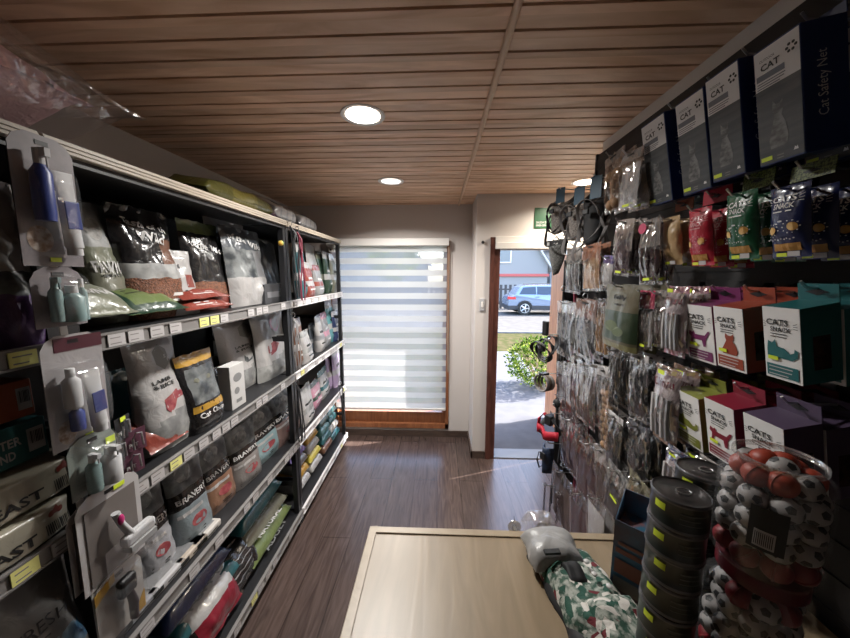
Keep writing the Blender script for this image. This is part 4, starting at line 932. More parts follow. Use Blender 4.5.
# --- treat cartons, third and fourth rows
def snack_box(W, H, D, m, lab, poly, ps, txt=ink, side=None):
    e = empty('treat_carton'); side = side or m
    b = MB().box((-W/2, 0, 0), (W/2, .0012, H)).build('front_panel', pw, e)
    MB().add([(-W/2,.0012,0),(W/2,.0012,0),(W/2,D,0),(-W/2,D,0),(-W/2,.0012,H),(W/2,.0012,H),(W/2,D,H*1.0),(-W/2,D,H*1.0)], [(0,3,2,1),(4,5,6,7),(0,1,5,4),(1,2,6,5),(2,3,7,6),(3,0,4,7)]).build('box_body', side, e)
    MB().box((-W/2, D-.0015, H), (W/2, D, H+.030)).build('hang_tab', m, e); MB().prism([(-.018, H+.016), (0, H+.010), (.018, H+.016), (0, H+.022)], D-.003, D-.0016).build('hang_slot', M['black'], e)
    MB().box((W/2, D*.30, H*.18), (W/2+.0006, D*.72, H*.62)).build('side_window', mat('carton_window', (.05,.025,.02), .15, var=.5, vscale=60), e)
    f = FL.fn
    lettering(e, f, 'CATS', -W*.08, H*.80, W*.60, txt, h=H*.085); lettering(e, f, 'SNACK', 0, H*.705, W*.56, txt, h=H*.065)
    wk = [[(s*W*.36+(-W*.04 if s < 0 else 0), H*(.76+.025*q)), (s*W*.47, H*(.765+.04*q)), (s*W*.47, H*(.772+.04*q)), (s*W*.36+(-W*.04 if s < 0 else 0), H*(.768+.025*q))] for s in (-1, 1) for q in (-1, 0, 1)]
    decal(e, f, wk, txt, name='whisker_print', off=.001); decal(e, f, small_lines(-W*.04, H*.645, W*.5, 2, .005, .0015), txt, name='small_print', off=.001)
    decal(e, f, [place(poly, *ps(W, H))], m, name='cat_print', off=.0012)
    decal(e, f, [rect(-W*.44, H*.04, W*.42, H*.21)], m, name='colour_panel', off=.0012); decal(e, f, small_lines(-W*.02, H*.18, W*.7, 3, .007, .0018), wht, name='small_print', off=.0018)
    sticker(e, -W*.22, -.0022, H*.30, W*.28, H*.05); tag(e, lab, 'treat carton', 'cat treat cartons'); return e
boxes = [(762,306,799,767,368,(.015,.125,.135),'teal','third',CAT_LIE,lambda W,H:(.02*W,H*.40,W*.88,H*.40)), (713,306,742,723,352,(.29,.05,.022),'orange','third',CAT_SIT,lambda W,H:(0,H*.42,W*.8,H*.36)),
         (684,304,711,691,342,(.17,.025,.11),'purple pink','third',CAT_WALK,lambda W,H:(0,H*.42,W*.86,H*.34)), (743,412,783,750,468,(.075,.052,.095),'lavender','fourth',CAT_SIT,lambda W,H:(0,H*.40,W*.8,H*.40)),
         (704,397,733,713,445,(.20,.01,.028),'crimson','fourth',CAT_WALK,lambda W,H:(.02*W,H*.42,W*.86,H*.34)), (674,388,698,682,434,(.19,.205,.035),'yellow green','fourth',CAT_LIE,lambda W,H:(0,H*.44,W*.84,H*.38))]
for k, (x0, y0, x1, xb, yb, c, nm, row, poly, ps) in enumerate(boxes):
    y, W, z, H = R4(x0, y0, x1, xb, yb, .60, .20); H = max(H, .135)
    m = mat('carton_' + nm, c, .45); D = .065
    e = snack_box(W, H, D, m, '%s and white cat snack carton, front one of its hook in the %s row' % (nm, row), poly, ps); hang(e, .60, y, z, H, D, .20, tab=.018)
    for q in (1, 2):
        cc = copy_tree(e); cc.location = e.location + Vector((.07*q, 0, .0)); cc['label'] = '%s cat snack carton, %s on its hook in the %s row' % (nm, ['second', 'third'][q-1], row)
# ---------------------------------------------------------------- clear and printed packets
fs_ = film('streaky_film', (.8,.78,.8), .34, .07, (3,3,.45), 8, .14, .985); fs2 = film('crumpled_film', (.8,.78,.8), .28, .06, (1,1,1), 9, .16, .98)
dark1 = mat('chew_dark', (.05,.025,.018), .6, var=.5, vscale=30); dark2 = mat('chew_plum', (.05,.015,.024), .6, var=.5, vscale=25); dark3 = mat('toy_black', (.012,.012,.014), .5); tan = mat('chew_tan', (.35,.20,.10), .6, var=.4, vscale=30); palec = mat('header_pale', (.30,.27,.25), .5, col2=(.17,.15,.14), vscale=25)
def packet(W, H, T, lab, content, cm, header, seed, fm=fs_, grp='clear packets on the right hooks', name='clear_packet', hh=.22):
    e = empty(name); tag(e, lab, 'packet', grp); r = random.Random(seed)
    if content == 'sticks':
        n = 4
        for i in range(n):
            x = W*(-.32+.64*i/(n-1)); MB().tube([(x, 0, H*.06), (x+r.uniform(-.004,.004), r.uniform(-.004,.004), H*.4), (x, 0, H*(.95-hh))], [W*.075, W*.085, W*.07], 7).build('chew_stick', cm, e, smooth=True)
    elif content == 'slab':
        p = Pouch(W*.9, H*.72, T*.6, 'pillow', seed+1, .004); o = p.mesh('contents', cm, e, nu=8, nv=10); o.location = (0, 0, H*.06)
    elif content == 'braid':
        mb = MB()
        for i in range(9):
            for s in (-1, 1): mb.ball((s*W*.14+(i % 2)*W*.06, -.002*i % .01, H*(.08+.075*i)), W*.16, sc=(1,.7,.9), seg=8, rings=5)
        mb.build('braided_chew', cm, e, smooth=True)
    elif content == 'bone':
        mb = MB().tube([(0,0,H*.15), (0,0,H*.6)], W*.10, 8)
        for zz in (.13, .62):
            for s in (-1, 1): mb.ball((s*W*.13, 0, H*zz), W*.15, seg=8, rings=6)
        mb.build('bone_toy', cm, e, smooth=True)
    p = Pouch(W, H, T, 'pillow', seed, .007, .03, 1.7)
    p.mesh('film_pouch', fm, e, nu=22, nv=20)
    if header is not None:
        q = Pouch(W*.99, H*hh, T*.16, 'brick', seed+7, .001); o = q.mesh('header_card', header, e, nu=6, nv=4); o.location = (0, -.001, H*(1-hh))
        MB().box((-W*.14, -T*.16-.002, H*.93), (W*.14, -T*.16-.001, H*.955)).build('hang_slot', ink, e)
    return e
whites = mat('header_white', (.42,.40,.40), .5); rosy = mat('header_rose', (.5,.05,.12), .5)
items = [ # x0,y0,x1,xb,yb,X, lab, content, cm, header, film, hh, behind, text
 (622,158,645,634,214,.60,'white topped packet left of the farthest net carton','slab',whites,palec,fs2,.16,1),
 (605,160,626,609,216,.62,'crumpled clear packet of rolled chews near the panel corner','bone',tan,palec,fs2,.15,1),
 (617,222,636,612,276,.60,'long pale card packet with a dark purple foot','slab',dark2,mat('header_taupe',(.32,.27,.24),.5,col2=(.25,.2,.18),vscale=40),fs2,.55,1),
 (641,222,662,638,284,.60,'packet with a red round mark and white tipped sticks','sticks',dark2,palec,fs_,.42,1),
 (583,246,602,578,290,.62,'brown printed packet left of the small white bottle packet','slab',tan,mat('header_rust',(.24,.09,.04),.5),fs2,.4,1),
 (567,250,583,565,292,.64,'greyish film packet beside the dotted mesh muzzle','slab',dark3,palec,fs2,.3,0),
 (604,256,615,602,288,.60,'narrow white packet with a violet band','slab',whites,mat('header_violet',(.08,.05,.2),.5),fs2,.25,0),
 (640,290,656,636,346,.60,'white streaky packet with a pink heart shaped mark','sticks',whites,rosy,fs_,.30,1),
 (655,290,668,652,345,.61,'dark middle packet with bright film edges next to the pink marked one','slab',dark1,palec,fs_,.3,1),
 (557,300,577,553,350,.64,'streaky film packet of black toys, leftmost under the muzzle','slab',dark3,None,fs_,.2,1),
 (576,298,598,570,352,.62,'streaky film packet with a brown upper card','slab',dark3,mat('header_brown',(.13,.065,.045),.5),fs_,.35,1),
 (598,298,612,594,352,.61,'gold edged clear packet left of the olive pouch','sticks',tan,None,fs_,.2,1),
 (611,346,622,608,403,.60,'narrow bright streaked packet under the olive pouch','sticks',dark3,whites,fs_,.1,2),
 (630,350,650,627,411,.60,'broad bright streaked packet right of the narrow one','slab',dark3,whites,fs_,.1,2),
 (556,356,576,550,408,.64,'diagonal shiny film packet above the black buckle harness','slab',dark2,None,fs_,.2,1),
 (577,358,598,572,412,.62,'shiny film packet of dark chews in the middle column','slab',dark1,None,fs_,.2,1),
 (597,362,612,595,440,.60,'long packet of a pale braided rope chew','braid',tan,whites,fs2,.12,0),
 (608,408,624,606,462,.60,'black packet with a glossy highlight, lower middle','slab',dark3,whites,fs_,.1,2),
 (628,416,650,624,474,.60,'front one of a thick black packet stack, lower middle','slab',dark3,mat('header_dark',(.06,.06,.07),.4),fs_,.15,3),
 (560,408,580,555,452,.64,'dark plum film packet right of the red harness','slab',dark2,None,fs_,.2,1),
 (577,430,600,571,482,.62,'diamond shaped glossy film packet in the lower middle','slab',dark2,None,fs2,.2,1),
 (594,440,610,590,490,.61,'dark packet with a grey rounded card','slab',dark1,palec,fs2,.3,1),
 (608,458,630,606,508,.58,'packet printed with pictures and a yellow sticker, lower middle','slab',dark3,mat('header_map',(.30,.29,.28),.5,col2=(.05,.05,.05),vscale=60),fs2,.6,1),
 (630,468,652,627,520,.58,'olive printed packet with a beige card next to the picture packet','slab',tan,mat('header_olive',(.24,.22,.14),.5,col2=(.1,.09,.06),vscale=50),fs2,.5,2),
 (552,456,572,549,500,.64,'net like crinkled packet under the dark blue harness','slab',dark1,None,fs2,.2,0),
 (569,478,588,563,526,.62,'wine coloured toy in an angular clear packet above the counter edge','slab',dark2,None,fs2,.2,1),
 (587,484,606,584,530,.60,'bright crumpled silver packet just above the counter edge','slab',whites,None,fs2,.2,1),
]
for k, (x0, y0, x1, xb, yb, X, lb, ct, cm, hd, fm, hh, nb_) in enumerate(items):
    y, W, z, H = R4(x0, y0, x1, x0-4, yb, X, .02); T = .028
    e = packet(W*.97, H, T, lb, ct, cm, hd, 400+k, fm, hh=hh)
    rl = random.Random(k).uniform(-.10, .10) + (-.12 if x0 < 600 and y0 > 340 else 0)
    hang(e, X, y, z, H, 0, .02, tab=-.012, roll=rl)
    if k in (0, 2, 3, 7, 22): sticker(e, W*.15, -T*.55, H*(.08 if k != 22 else .5), W*.3, H*.04)
    if k == 3: decal(e, Flat(-T*.3).fn, [disc(-W*.2, H*.88, W*.2, H*.08)], rosy, off=.004)
    if k == 2: lettering(e, Flat(-T*.3).fn, 'Pet', 0, H*.72, W*.35, ink, off=.004)
    for q in range(nb_):
        c = copy_tree(e); c.location = e.location + Vector((.036*(q+1), .0, 0)); c['label'] = ['second packet on the same hook, behind the ', 'third packet on the same hook, behind the ', 'fourth packet on the same hook, behind the '][q] + ' '.join(lb.split()[:7])
        c['label'] = c['label'].rstrip(',')
# printed packets with a brand style script word
def churu(x0, y0, x1, xb, yb, X, lab, mcol, tcol, seed, n=2):
    y, W, z, H = R4(x0, y0, x1, xb, yb, X, .04); e = empty('treat_packet'); tag(e, lab, 'treat packet', 'tube treat packets')
    p = Pouch(W, H, .03, 'pillow', seed, .003, .03); p.mesh('pouch_body', [palec2, mcol], e, lambda u, v: 1 if v > .93 or v < .07 else 0)
    lettering(e, p.fn, 'Churu', 0, H*.80, W*.8, tcol, h=H*.11, rot=.08, lift=.002)
    for i in range(4):
        xx = W*(-.3+.2*i); MB().tube([(xx, -.012, H*.10), (xx+.002, -.017, H*.35), (xx, -.014, H*.62)], W*.07, 6).build('treat_tube', sil if i % 2 else whites, e, smooth=True)
    p2 = Pouch(W, H, .044, 'pillow', seed+1, .004, .03); p2.mesh('film_pouch', fs_, e, nu=10, nv=12)
    sticker(e, W*.1, -.024, H*.95, W*.25, H*.05); hang(e, X, y, z, H, 0, .04, tab=-.01)
    for q in range(n):
        c = copy_tree(e); c.location = e.location + Vector((.045*(q+1), 0, 0)); c['label'] = ['next packet behind the ', 'rearmost packet behind the '][q] + ' '.join(lab.split()[:8])
palec2 = mat('packet_pale', (.42,.36,.37), .4, col2=(.3,.22,.24), vscale=12)
churu(668, 286, 690, 665, 352, .60, 'pale tube treat packet with red script left of the purple pink carton', pnk, mat('ink_wine', (.12,.01,.02), .5), 501)
churu(657, 362, 682, 650, 432, .60, 'pale tube treat packet with dark script left of the yellow green carton', foil('peach', (.45,.28,.2)), mat('ink_wine', (0,0,0)), 503)
churu(668, 442, 694, 664, 482, .60, 'tube treat packet with a dark blue script band above the tin towers', bluep, mat('ink_blue', (.03,.03,.15), .5), 505, 1)
y, W, z, H = R4(607, 284, 641, 601, 340, .575, .03)
e = bag('brown and dark green printed pouch in the middle of the right display', 'treat pouch', W, H, .05, [foil('olive_brown', (.115,.10,.06), bump=.2), foil('deep_green', (.03,.05,.025), bump=.2), foil('rim_olive', (.20,.19,.08))], 'stand', 510, lambda u, v: 2 if v < .08 else (1 if v < .58 and v > .12 else 0), .003, name='treat_pouch', texts=[('fully', .05, .80, .42, ink, .09), ('natural', .05, .70, .3, ink, .04)], decs=[([disc(-.1,.35,.2,.09), disc(.15,.28,.16,.07)], mat('print_fern', (.08,.10,.05), .5))])
hang(e, .575, y, z, H, 0, .03, tab=-.01)
for q in (1, 2):
    c = copy_tree(e); c.location = e.location + Vector((.055*q, 0, 0)); c['label'] = ['second brown green pouch behind the printed front one', 'third brown green pouch behind the printed front one'][q-1]
e = None
# lower row of small flat goods between cartons and counter: clear cup packs
for k, (x0, y0, x1, xb, yb, lb) in enumerate([(700,452,722,700,476,'small silver lined clear pack left of the jars')]):
    y, W, z, H = R4(x0, y0, x1, xb, yb, .62, .05); hang(packet(W, H, .03, lb, 'slab', whites, palec, 520, fs2), .62, y, z, H, 0, .05, tab=-.01)
# ---------------------------------------------------------------- harnesses, collars and leads at the far end
def loop_band(c, rx, rz, w, t, tilt=0, n=28, a0=0, a1=2*PI, wob=0, seed=0):
    pts = []
    for i in range(n if a1-a0 > 6.2 else n+1):
        a = a0+(a1-a0)*i/n; pts.append(Vector(c)+Vector((rx*math.cos(a), tilt*rz*math.sin(a)+wob*math.sin(3*a+seed), rz*math.sin(a))))
    return pts, (w, t)
def harness(px, py, w, h, X, body, strapm, lab, seed, cardm=None, ncl=True, name='pet_harness'):
    """hangs on a long hook, mesh vest curved round, card and buckles on top"""
    p = hitX(px, py, X); e = empty(name, (p.x, p.y, p.z), (0, 0, RR+.5)); tag(e, lab, 'harness', 'harnesses at the far end of the display')
    if cardm: MB().box((-w*.22, -.002, -h*.28), (w*.22, 0, 0)).lathe([(w*.05,-.0),(w*.12,-.0)], 10, c=(0,-.001,0)).build('header_card', cardm, e, bevel=.003)
    # curved vest
    mb = MB(); nu, nv = 18, 8; g = []
    for j in range(nv+1):
        for i in range(nu+1):
            a = -PI*.15 + (PI*1.3)*i/nu; v = j/nv; rr = w*.5*(1-.25*v)
            g.append((rr*math.cos(a), -rr*.8*math.sin(a)+rr*.3, -h*(.22+.55*v) - h*.12*math.sin(a)))
    mb.add(g, [(j*(nu+1)+i, j*(nu+1)+i+1, (j+1)*(nu+1)+i+1, (j+1)*(nu+1)+i) for j in range(nv) for i in range(nu)])
    o = mb.build('vest', body, e, smooth=True); s = o.modifiers.new('thick', 'SOLIDIFY'); s.thickness = .006
    r = random.Random(seed)
    for k in range(3):
        pts, rr = loop_band((r.uniform(-.01,.01), r.uniform(-.02,.0), -h*(.55+.1*k)), w*(.42+.05*k), h*(.30+.04*k), .007, .002, tilt=.5*(-1)**k, seed=seed+k, wob=.006)
        MB().tube(pts, (.008, .0022), 6, closed=True).build('strap', strapm, e, smooth=True)
    b = MB().box((-.014, -w*.5, -h*.5), (.014, -w*.5+.010, -h*.5+.022)).build('buckle', M['black'], e, bevel=.003)
    return e
mesh_m = mat('harness_mesh', (.10,.085,.075), .8, col2=(.30,.27,.25), vscale=220); card_b = mat('card_steel_blue', (.06,.14,.22), .45)
harness(561, 188, .125, .26, .62, mesh_m, mk, 'leftmost speckled mesh harness with a small blue card, hanging high near the green sign', 1, card_b)
harness(580, 187, .125, .27, .64, mesh_m, ms_, 'second speckled mesh harness with a holed blue card', 2, card_b)
harness(597, 176, .12, .32, .66, mk_ := mat('harness_black', (.016,.016,.018), .7), ms_, 'black harness with grey straps and a tall blue card, beside the panel edge', 3, card_b)
# dotted mesh muzzle
def small_hang(px, py, X, lab, cat, name, yaw=.5): p = hitX(px, py, X); e = empty(name, p, (0, 0, RR+yaw)); tag(e, lab, cat); return e
e = small_hang(558, 240, .63, 'black dotted mesh muzzle hanging below the leftmost harness, in front of the doorway', 'muzzle', 'mesh_muzzle')
g = []; nu, nv = 18, 12
for j in range(nv+1):
    v = j/nv; hw = .062*(1-.15*v-.62*v*v); 
    for i in range(nu+1):
        u = -1+2*i/nu; g.append((u*hw, -.035*(1-u*u)*(1-.4*v), -.03-.155*v + .01*u*u))
o = MB().add(g, [(j*(nu+1)+i, j*(nu+1)+i+1, (j+1)*(nu+1)+i+1, (j+1)*(nu+1)+i) for j in range(nv) for i in range(nu)]).build('mesh_cone', mat('muzzle_mesh', (.012,.012,.012), .6, col2=(.20,.20,.19), vscale=260), e, smooth=True)
o.modifiers.new('thick', 'SOLIDIFY').thickness = .004
MB().box((-.064, -.022, -.035), (.064, -.004, 0)).build('top_band', mk, e, bevel=.006); MB().box((-.05,-.024,-.026), (-.035,-.021,-.010)).box((-.005,-.024,-.024), (.02,-.021,-.016)).build('band_print', wht, e)
MB().tube([(-.06,0,-.02), (-.03,.02,.02), (0,.03,.03), (.03,.02,.02), (.06,0,-.02)], (.007,.002), 6).build('strap', mk, e)
e = small_hang(549, 335, .60, 'black buckled walking harness hanging left of the streaky packets', 'harness', 'pet_harness')
for k in range(3):
    pts, rr = loop_band((-.01*k, -.01*k, -.05-.012*k), .035+.006*k, .045, 0, 0, tilt=.5-.5*k, seed=k, wob=.004); MB().tube(pts, (.009,.003), 6, closed=True).build('strap', mk, e, smooth=True)
MB().box((-.012,-.03,.0), (.014,-.015,.06)).box((-.03,-.03,-.07), (.0,-.012,-.04)).build('buckle', M['black'], e, bevel=.004); MB().ball((-.02,-.02,-.05), .014).build('ring', M['steel'], e, smooth=True)
e = small_hang(544, 374, .60, 'coiled grey and brown collars hanging in front of the door edge', 'collar', 'coiled_collar')
for k in range(3):
    pts, rr = loop_band((.004*k, -.012+.014*k, -.038), .037-.002*k, .036-.002*k, 0, 0, tilt=.0); MB().tube(pts, (.004,.008), 6, closed=True, flat=(0,1,0)).build('collar_band', [ms_, mat('nylon_brown', (.10,.07,.05), .6), ms_][k], e, smooth=True)
MB().box((-.012,-.02,-.005), (.012,.02,.006)).build('buckle', M['black'], e, bevel=.003)
e = small_hang(557, 397, .61, 'black plastic clicker with a wrist strap hanging below the coiled collars', 'clicker', 'training_clicker')
MB().ball((0,0,-.035), .022, sc=(1,.6,1.1), seg=12).build('clicker_body', mk, e, smooth=True); MB().ball((-.006,-.013,-.04), .007).build('button', M['steel'], e); MB().tube([(0,0,0), (.01,0,-.01), (.016,0,-.03), (-.016,0,-.03), (0,0,0)], .003, 6).build('strap', mk, e)
e = small_hang(552, 414, .60, 'red and black harness hanging in front of the doorway', 'harness', 'pet_harness')
g = [(math.cos(a)*.042, -.02*math.sin(a*2), -.05+math.sin(a)*.045) for a in [2*PI*i/24 for i in range(24)]]
MB().tube(g, (.010,.003), 6, closed=True).build('black_strap', mk, e, smooth=True)
o = MB().add([(-.05+.1*i/8, -.025+.01*math.sin(i), -.065-.035*v + .012*abs(i-4)/4) for v in (0,1) for i in range(9)], [(i,i+1,i+10,i+9) for i in range(8)]).build('chest_pad', mat('nylon_red', (.45,.01,.03), .6), e, smooth=True); o.modifiers.new('t', 'SOLIDIFY').thickness = .008
MB().tube([(-.05,-.02,-.07),(-.045,-.02,-.03),(-.02,-.02,.0),(.0,-.02,-.02)], (.009,.003), 6).build('strap', mat('nylon_red', (0,0,0)), e, smooth=True); MB().box((-.012,-.03,-.04), (.02,-.01,.0)).build('buckle', M['black'], e, bevel=.004)
e = small_hang(549, 444, .60, 'dark blue padded harness with a thin looped lead, hanging low by the doorway', 'harness', 'pet_harness')
o = MB().add([((-.03+.06*i/6)*(1-.3*v/5), -.03*math.sin(PI*i/6), -.01-.11*v/5) for v in range(6) for i in range(7)], [(v*7+i,v*7+i+1,v*7+i+8,v*7+i+7) for v in range(5) for i in range(6)]).build('chest_pad', mat('nylon_navy', (.015,.03,.07), .6, var=.5, vscale=60), e, smooth=True); o.modifiers.new('t', 'SOLIDIFY').thickness = .008
MB().tube([(-.02,0,-.05),(-.05,0,-.06),(-.06,0,-.10),(-.045,0,-.13),(-.02,0,-.10)], (.004,.002), 6).build('lead', mk, e, smooth=True); MB().box((-.015,-.035,-.06), (.012,-.028,-.03)).build('buckle', M['black'], e, bevel=.003)
for k, (px_, py0, py1, X_, m_, lb) in enumerate([(563,292,392,.68,mk,'black leash bundle behind the streaky packets left of the olive pouch, upper row'),(574,292,398,.70,mr,'dark maroon leash bundle behind the streaky packets, upper row'),(585,300,400,.72,mk,'black leash bundle nearest the panel end, upper row'),
    (563,392,470,.68,mk,'black leash bundle behind the diagonal shiny packet, middle row'),(574,395,480,.70,mk,'black leash bundle behind the diamond shaped packet'),(583,400,490,.72,mr,'dark maroon leash bundle beside the braided chew packet'),
    (563,468,530,.68,mk,'black leash bundle behind the crinkled net packet, lowest row'),(574,470,532,.70,mr,'dark maroon leash bundle behind the wine coloured toy, lowest row'),(586,480,535,.72,mk,'black leash bundle behind the silver packet above the counter')]):
    cords(lb, px_, py0, py1, X_, m_, 9, 40+k, grp='leash bundles at the far end'); p = hitX(px_, py0, X_); hook(p.x, p.y, p.z)
for o_ in bpy.data.objects:
    if o_.parent is None and (o_.name.startswith('coiled_collar') or (o_.name.startswith('pet_harness') and o_.location.z < 1.6)): o_.scale = (1.3, 1.3, 1.3)
# chain leads
def chain(px, py0, py1, X, lab, seed, m):
    a = hitX(px, py0, X); b = hitX(px, py1, X); e = empty('chain_lead', a); tag(e, lab, 'lead', 'chain leads'); L_ = a.z-b.z; n = int(L_/.013); mb = MB()
    for i in range(n):
        z = -i*.013; ang = (i % 2)*PI/2 + seed
        mb.tube([(.005*math.cos(t)*math.cos(ang), .005*math.cos(t)*math.sin(ang), z-.007+.0095*math.sin(t)) for t in [2*PI*q/8 for q in range(8)]], .0019, 5, closed=True)
    mb.build('chain', m, e, smooth=True, merge=False); MB().tube([(0,0,0), (.008,0,.01), (0,0,.022), (-.008,0,.01)], .0025, 6, closed=True).build('ring', M['steel'], e, smooth=True)
cm_ = mat('chain_dark', (.05,.035,.04), .35, metal=.8)
chain(545, 486, 522, .60, 'leftmost dark chain lead hanging in front of the doorway floor', 0, cm_); chain(551, 488, 530, .62, 'dark chain lead right beside the leftmost one', .6, cm_); chain(558, 495, 530, .62, 'short dark chain lead beside the wine coloured toy packet', 1.1, cm_)
for (hx, hy, hX_) in [(561,190,.62),(580,188,.64),(596,178,.66),(558,240,.63),(549,335,.60),(544,374,.60),(557,397,.61),(552,414,.60),(549,444,.60),(545,486,.60),(551,488,.62),(558,495,.62)]:
    p = hitX(hx, hy, hX_); hook(p.x, p.y, p.z)

# ---------------------------------------------------------------- the counter in front
ZC = 1.0
ctr = empty('shop_counter', (.50, .40, 0)); tag(ctr, 'pale plywood shop counter with a raised lighter edge strip in the foreground', 'counter')
ply = wood('counter_ply', (.185,.135,.082), (.235,.175,.11), (9, 1.2, 9), .38, ns=2.5); edgep = wood('counter_edge', (.24,.18,.115), (.29,.225,.15), (6, 6, 6), .4)
MB().box((-.675, -.55, ZC-.022), (.305, .405, ZC)).build('worktop', ply, ctr)
MB().box((-.692, -.55, ZC-.024), (-.672, .425, ZC+.004)).box((-.672, .403, ZC-.024), (.305, .425, ZC+.004)).build('edge_strip', edgep, ctr, bevel=.0015)
MB().box((-.66, -.5, .10), (-.642, .39, ZC-.024)).box((-.642, .372, .10), (.285, .39, ZC-.024)).box((-.62, -.5, 0), (.285, .34, .10)).build('cabinet', ply, ctr)
# ---------------------------------------------------------------- tins
lid_m = mat('tin_lid', (.10,.095,.095), .30, metal=.8); tin_m = mat('tin_label', (.010,.016,.014), .35, coat=.4); tin_rim = mat('tin_rim', (.16,.16,.17), .35, metal=.8)
def tin():
    e = empty('food_tin'); r = .0415; h = .052
    MB().lathe([(r*.97,0),(r,.002),(r,.0045),(r*.975,.006),(r*.975,h-.006),(r,h-.0045),(r,h-.002),(r*.96,h)], 36, mfun=lambda i: 1 if i in (3,) else 0).build('tin_body', [tin_rim, tin_m], e, smooth=True)
    l = MB().lathe([(r*.96,h),(r*.93,h-.003),(r*.6,h-.003),(r*.58,h-.0022),(0,h-.0022)], 36).build('lid', lid_m, e, smooth=True)
    MB().tube([(.004+.011*math.cos(a), .008*math.sin(a), h-.0005) for a in [2*PI*i/14 for i in range(14)]], .0013, 5, closed=True).build('ring_pull', M['steel'], l, smooth=True)
    mb = MB(); a0, a1 = 3.30, 3.72; n = 5
    mb.add([((r*.98+.0006)*math.cos(a0+(a1-a0)*i/n), (r*.98+.0006)*math.sin(a0+(a1-a0)*i/n), zz) for zz in (.029, .041) for i in range(n+1)], [(i,i+1,i+n+2,i+n+1) for i in range(n)])
    mb.build('price_sticker', M['yel'], e)
    mb = MB()
    for q, (b0, b1, z0, z1) in enumerate([(4.2,5.1,.034,.0365), (4.2,4.9,.026,.028), (4.2,5.0,.018,.0195)]):
        mb.add([((r*.978+.0005)*math.cos(b0+(b1-b0)*i/6), (r*.978+.0005)*math.sin(b0+(b1-b0)*i/6), zz) for zz in (z0, z1) for i in range(7)], [(i,i+1,i+8,i+7) for i in range(6)])
    mb.build('label_print', mat('tin_print', (.10,.11,.11), .5), e)
    return e
proto = tin(); first = True; words = ['lowest', 'second from below', 'third from below', 'fourth from below', 'fourth from the top', 'third from the top', 'second from the top', 'topmost']
for s, (x, y, n, nm) in enumerate([(.405, .505, 7, 'nearer dark tin tower on the counter'), (.490, .568, 7, 'farther dark tin tower on the counter')]):
    for k in range(n):
        e = proto if first else copy_tree(proto); first = False
        w_ = ['lowest', 'second from below', 'third from below', 'middle', 'third from the top', 'second from the top', 'topmost'][k]
        e.location = (x + .0015*math.sin(k*2.1+s), y + .001*math.cos(k*1.7), ZC + .0522*k); e.rotation_euler = (0, 0, .12*math.sin(k*1.9+s))
        tag(e, 'black food tin, %s of the %s' % (w_, nm), 'tin', 'black pet food tins')
# ---------------------------------------------------------------- jars of toy balls
jar_m = film('jar_plastic', (.9,.9,.92), .10, .04, (1,1,1), 6, .05)
ballw = mat('toy_white', (.30,.285,.28), .5); ballk = mat('toy_patch', (.02,.02,.022), .5); ballo = mat('toy_orange', (.28,.035,.015), .5); ballr = mat('toy_red', (.20,.01,.018), .5)
def soccer(r=.0185):
    e = empty('toy_football'); MB().ball((0,0,0), r, seg=16, rings=10).build('ball_body', ballw, e, smooth=True)
    ph = (1+5**.5)/2; V = [Vector(v).normalized() for v in [(0,1,ph),(0,-1,ph),(0,1,-ph),(0,-1,-ph),(1,ph,0),(-1,ph,0),(1,-ph,0),(-1,-ph,0),(ph,0,1),(-ph,0,1),(ph,0,-1),(-ph,0,-1)]]
    mb = MB()
    for v in V:
        a = v.orthogonal().normalized(); b = v.cross(a); mb.add([ (v*r*1.03)] + [ (v*1.0 + a*.36*math.cos(2*PI*i/5) + b*.36*math.sin(2*PI*i/5)).normalized()*r*1.022 for i in range(5)], [(0, 1+i, 1+(i+1) % 5) for i in range(5)])
    mb.build('black_patches', ballk, e, merge=False); return e
def plain(m, r=.018): 
    e = empty('toy_ball'); MB().ball((0,0,0), r, seg=14, rings=9).build('ball_body', m, e, smooth=True); MB().tube([(r*1.0*math.cos(a), r*1.0*math.sin(a), 0) for a in [2*PI*i/16 for i in range(16)]], .0016, 5, closed=True).build('seam', m, e, smooth=True); return e
JX, JY, JR = .518, .475, .064
def jar(z0, H, lab, lid=None):
    e = empty('plastic_jar', (JX, JY, z0)); tag(e, lab, 'jar', 'jars of toy balls')
    r = JR
    MB().lathe([(0,.002),(r*.9,.0),(r,.010),(r,H*.80),(r*.96,H*.88),(r*.78,H*.93),(r*.76,H)], 40).build('jar_body', jar_m, e, smooth=True)
    if lid: MB().lathe([(r*.80,H-.012),(r*.84,H-.012),(r*.84,H+.008),(r*.82,H+.011),(0,H+.011)], 40).build('lid', lid, e, smooth=True)
    else: MB().lathe([(r*.76,H-.006),(r*.80,H-.004),(r*.80,H+.002),(r*.76,H+.003),(r*.74,H)], 40).build('rim', film('jar_rim', (.9,.9,.92), .35, .08, (1,1,1), 6, .05), e, smooth=True)
    return e
H1 = .258
j1 = jar(ZC, H1, 'lower clear jar of toy balls with a dark red lid, under the open jar', mat('lid_wine', (.10,.008,.016), .35))
z2 = ZC+H1+.012
H2 = .175
j2 = jar(z2, H2, 'upper open clear jar heaped with toy footballs and orange balls')
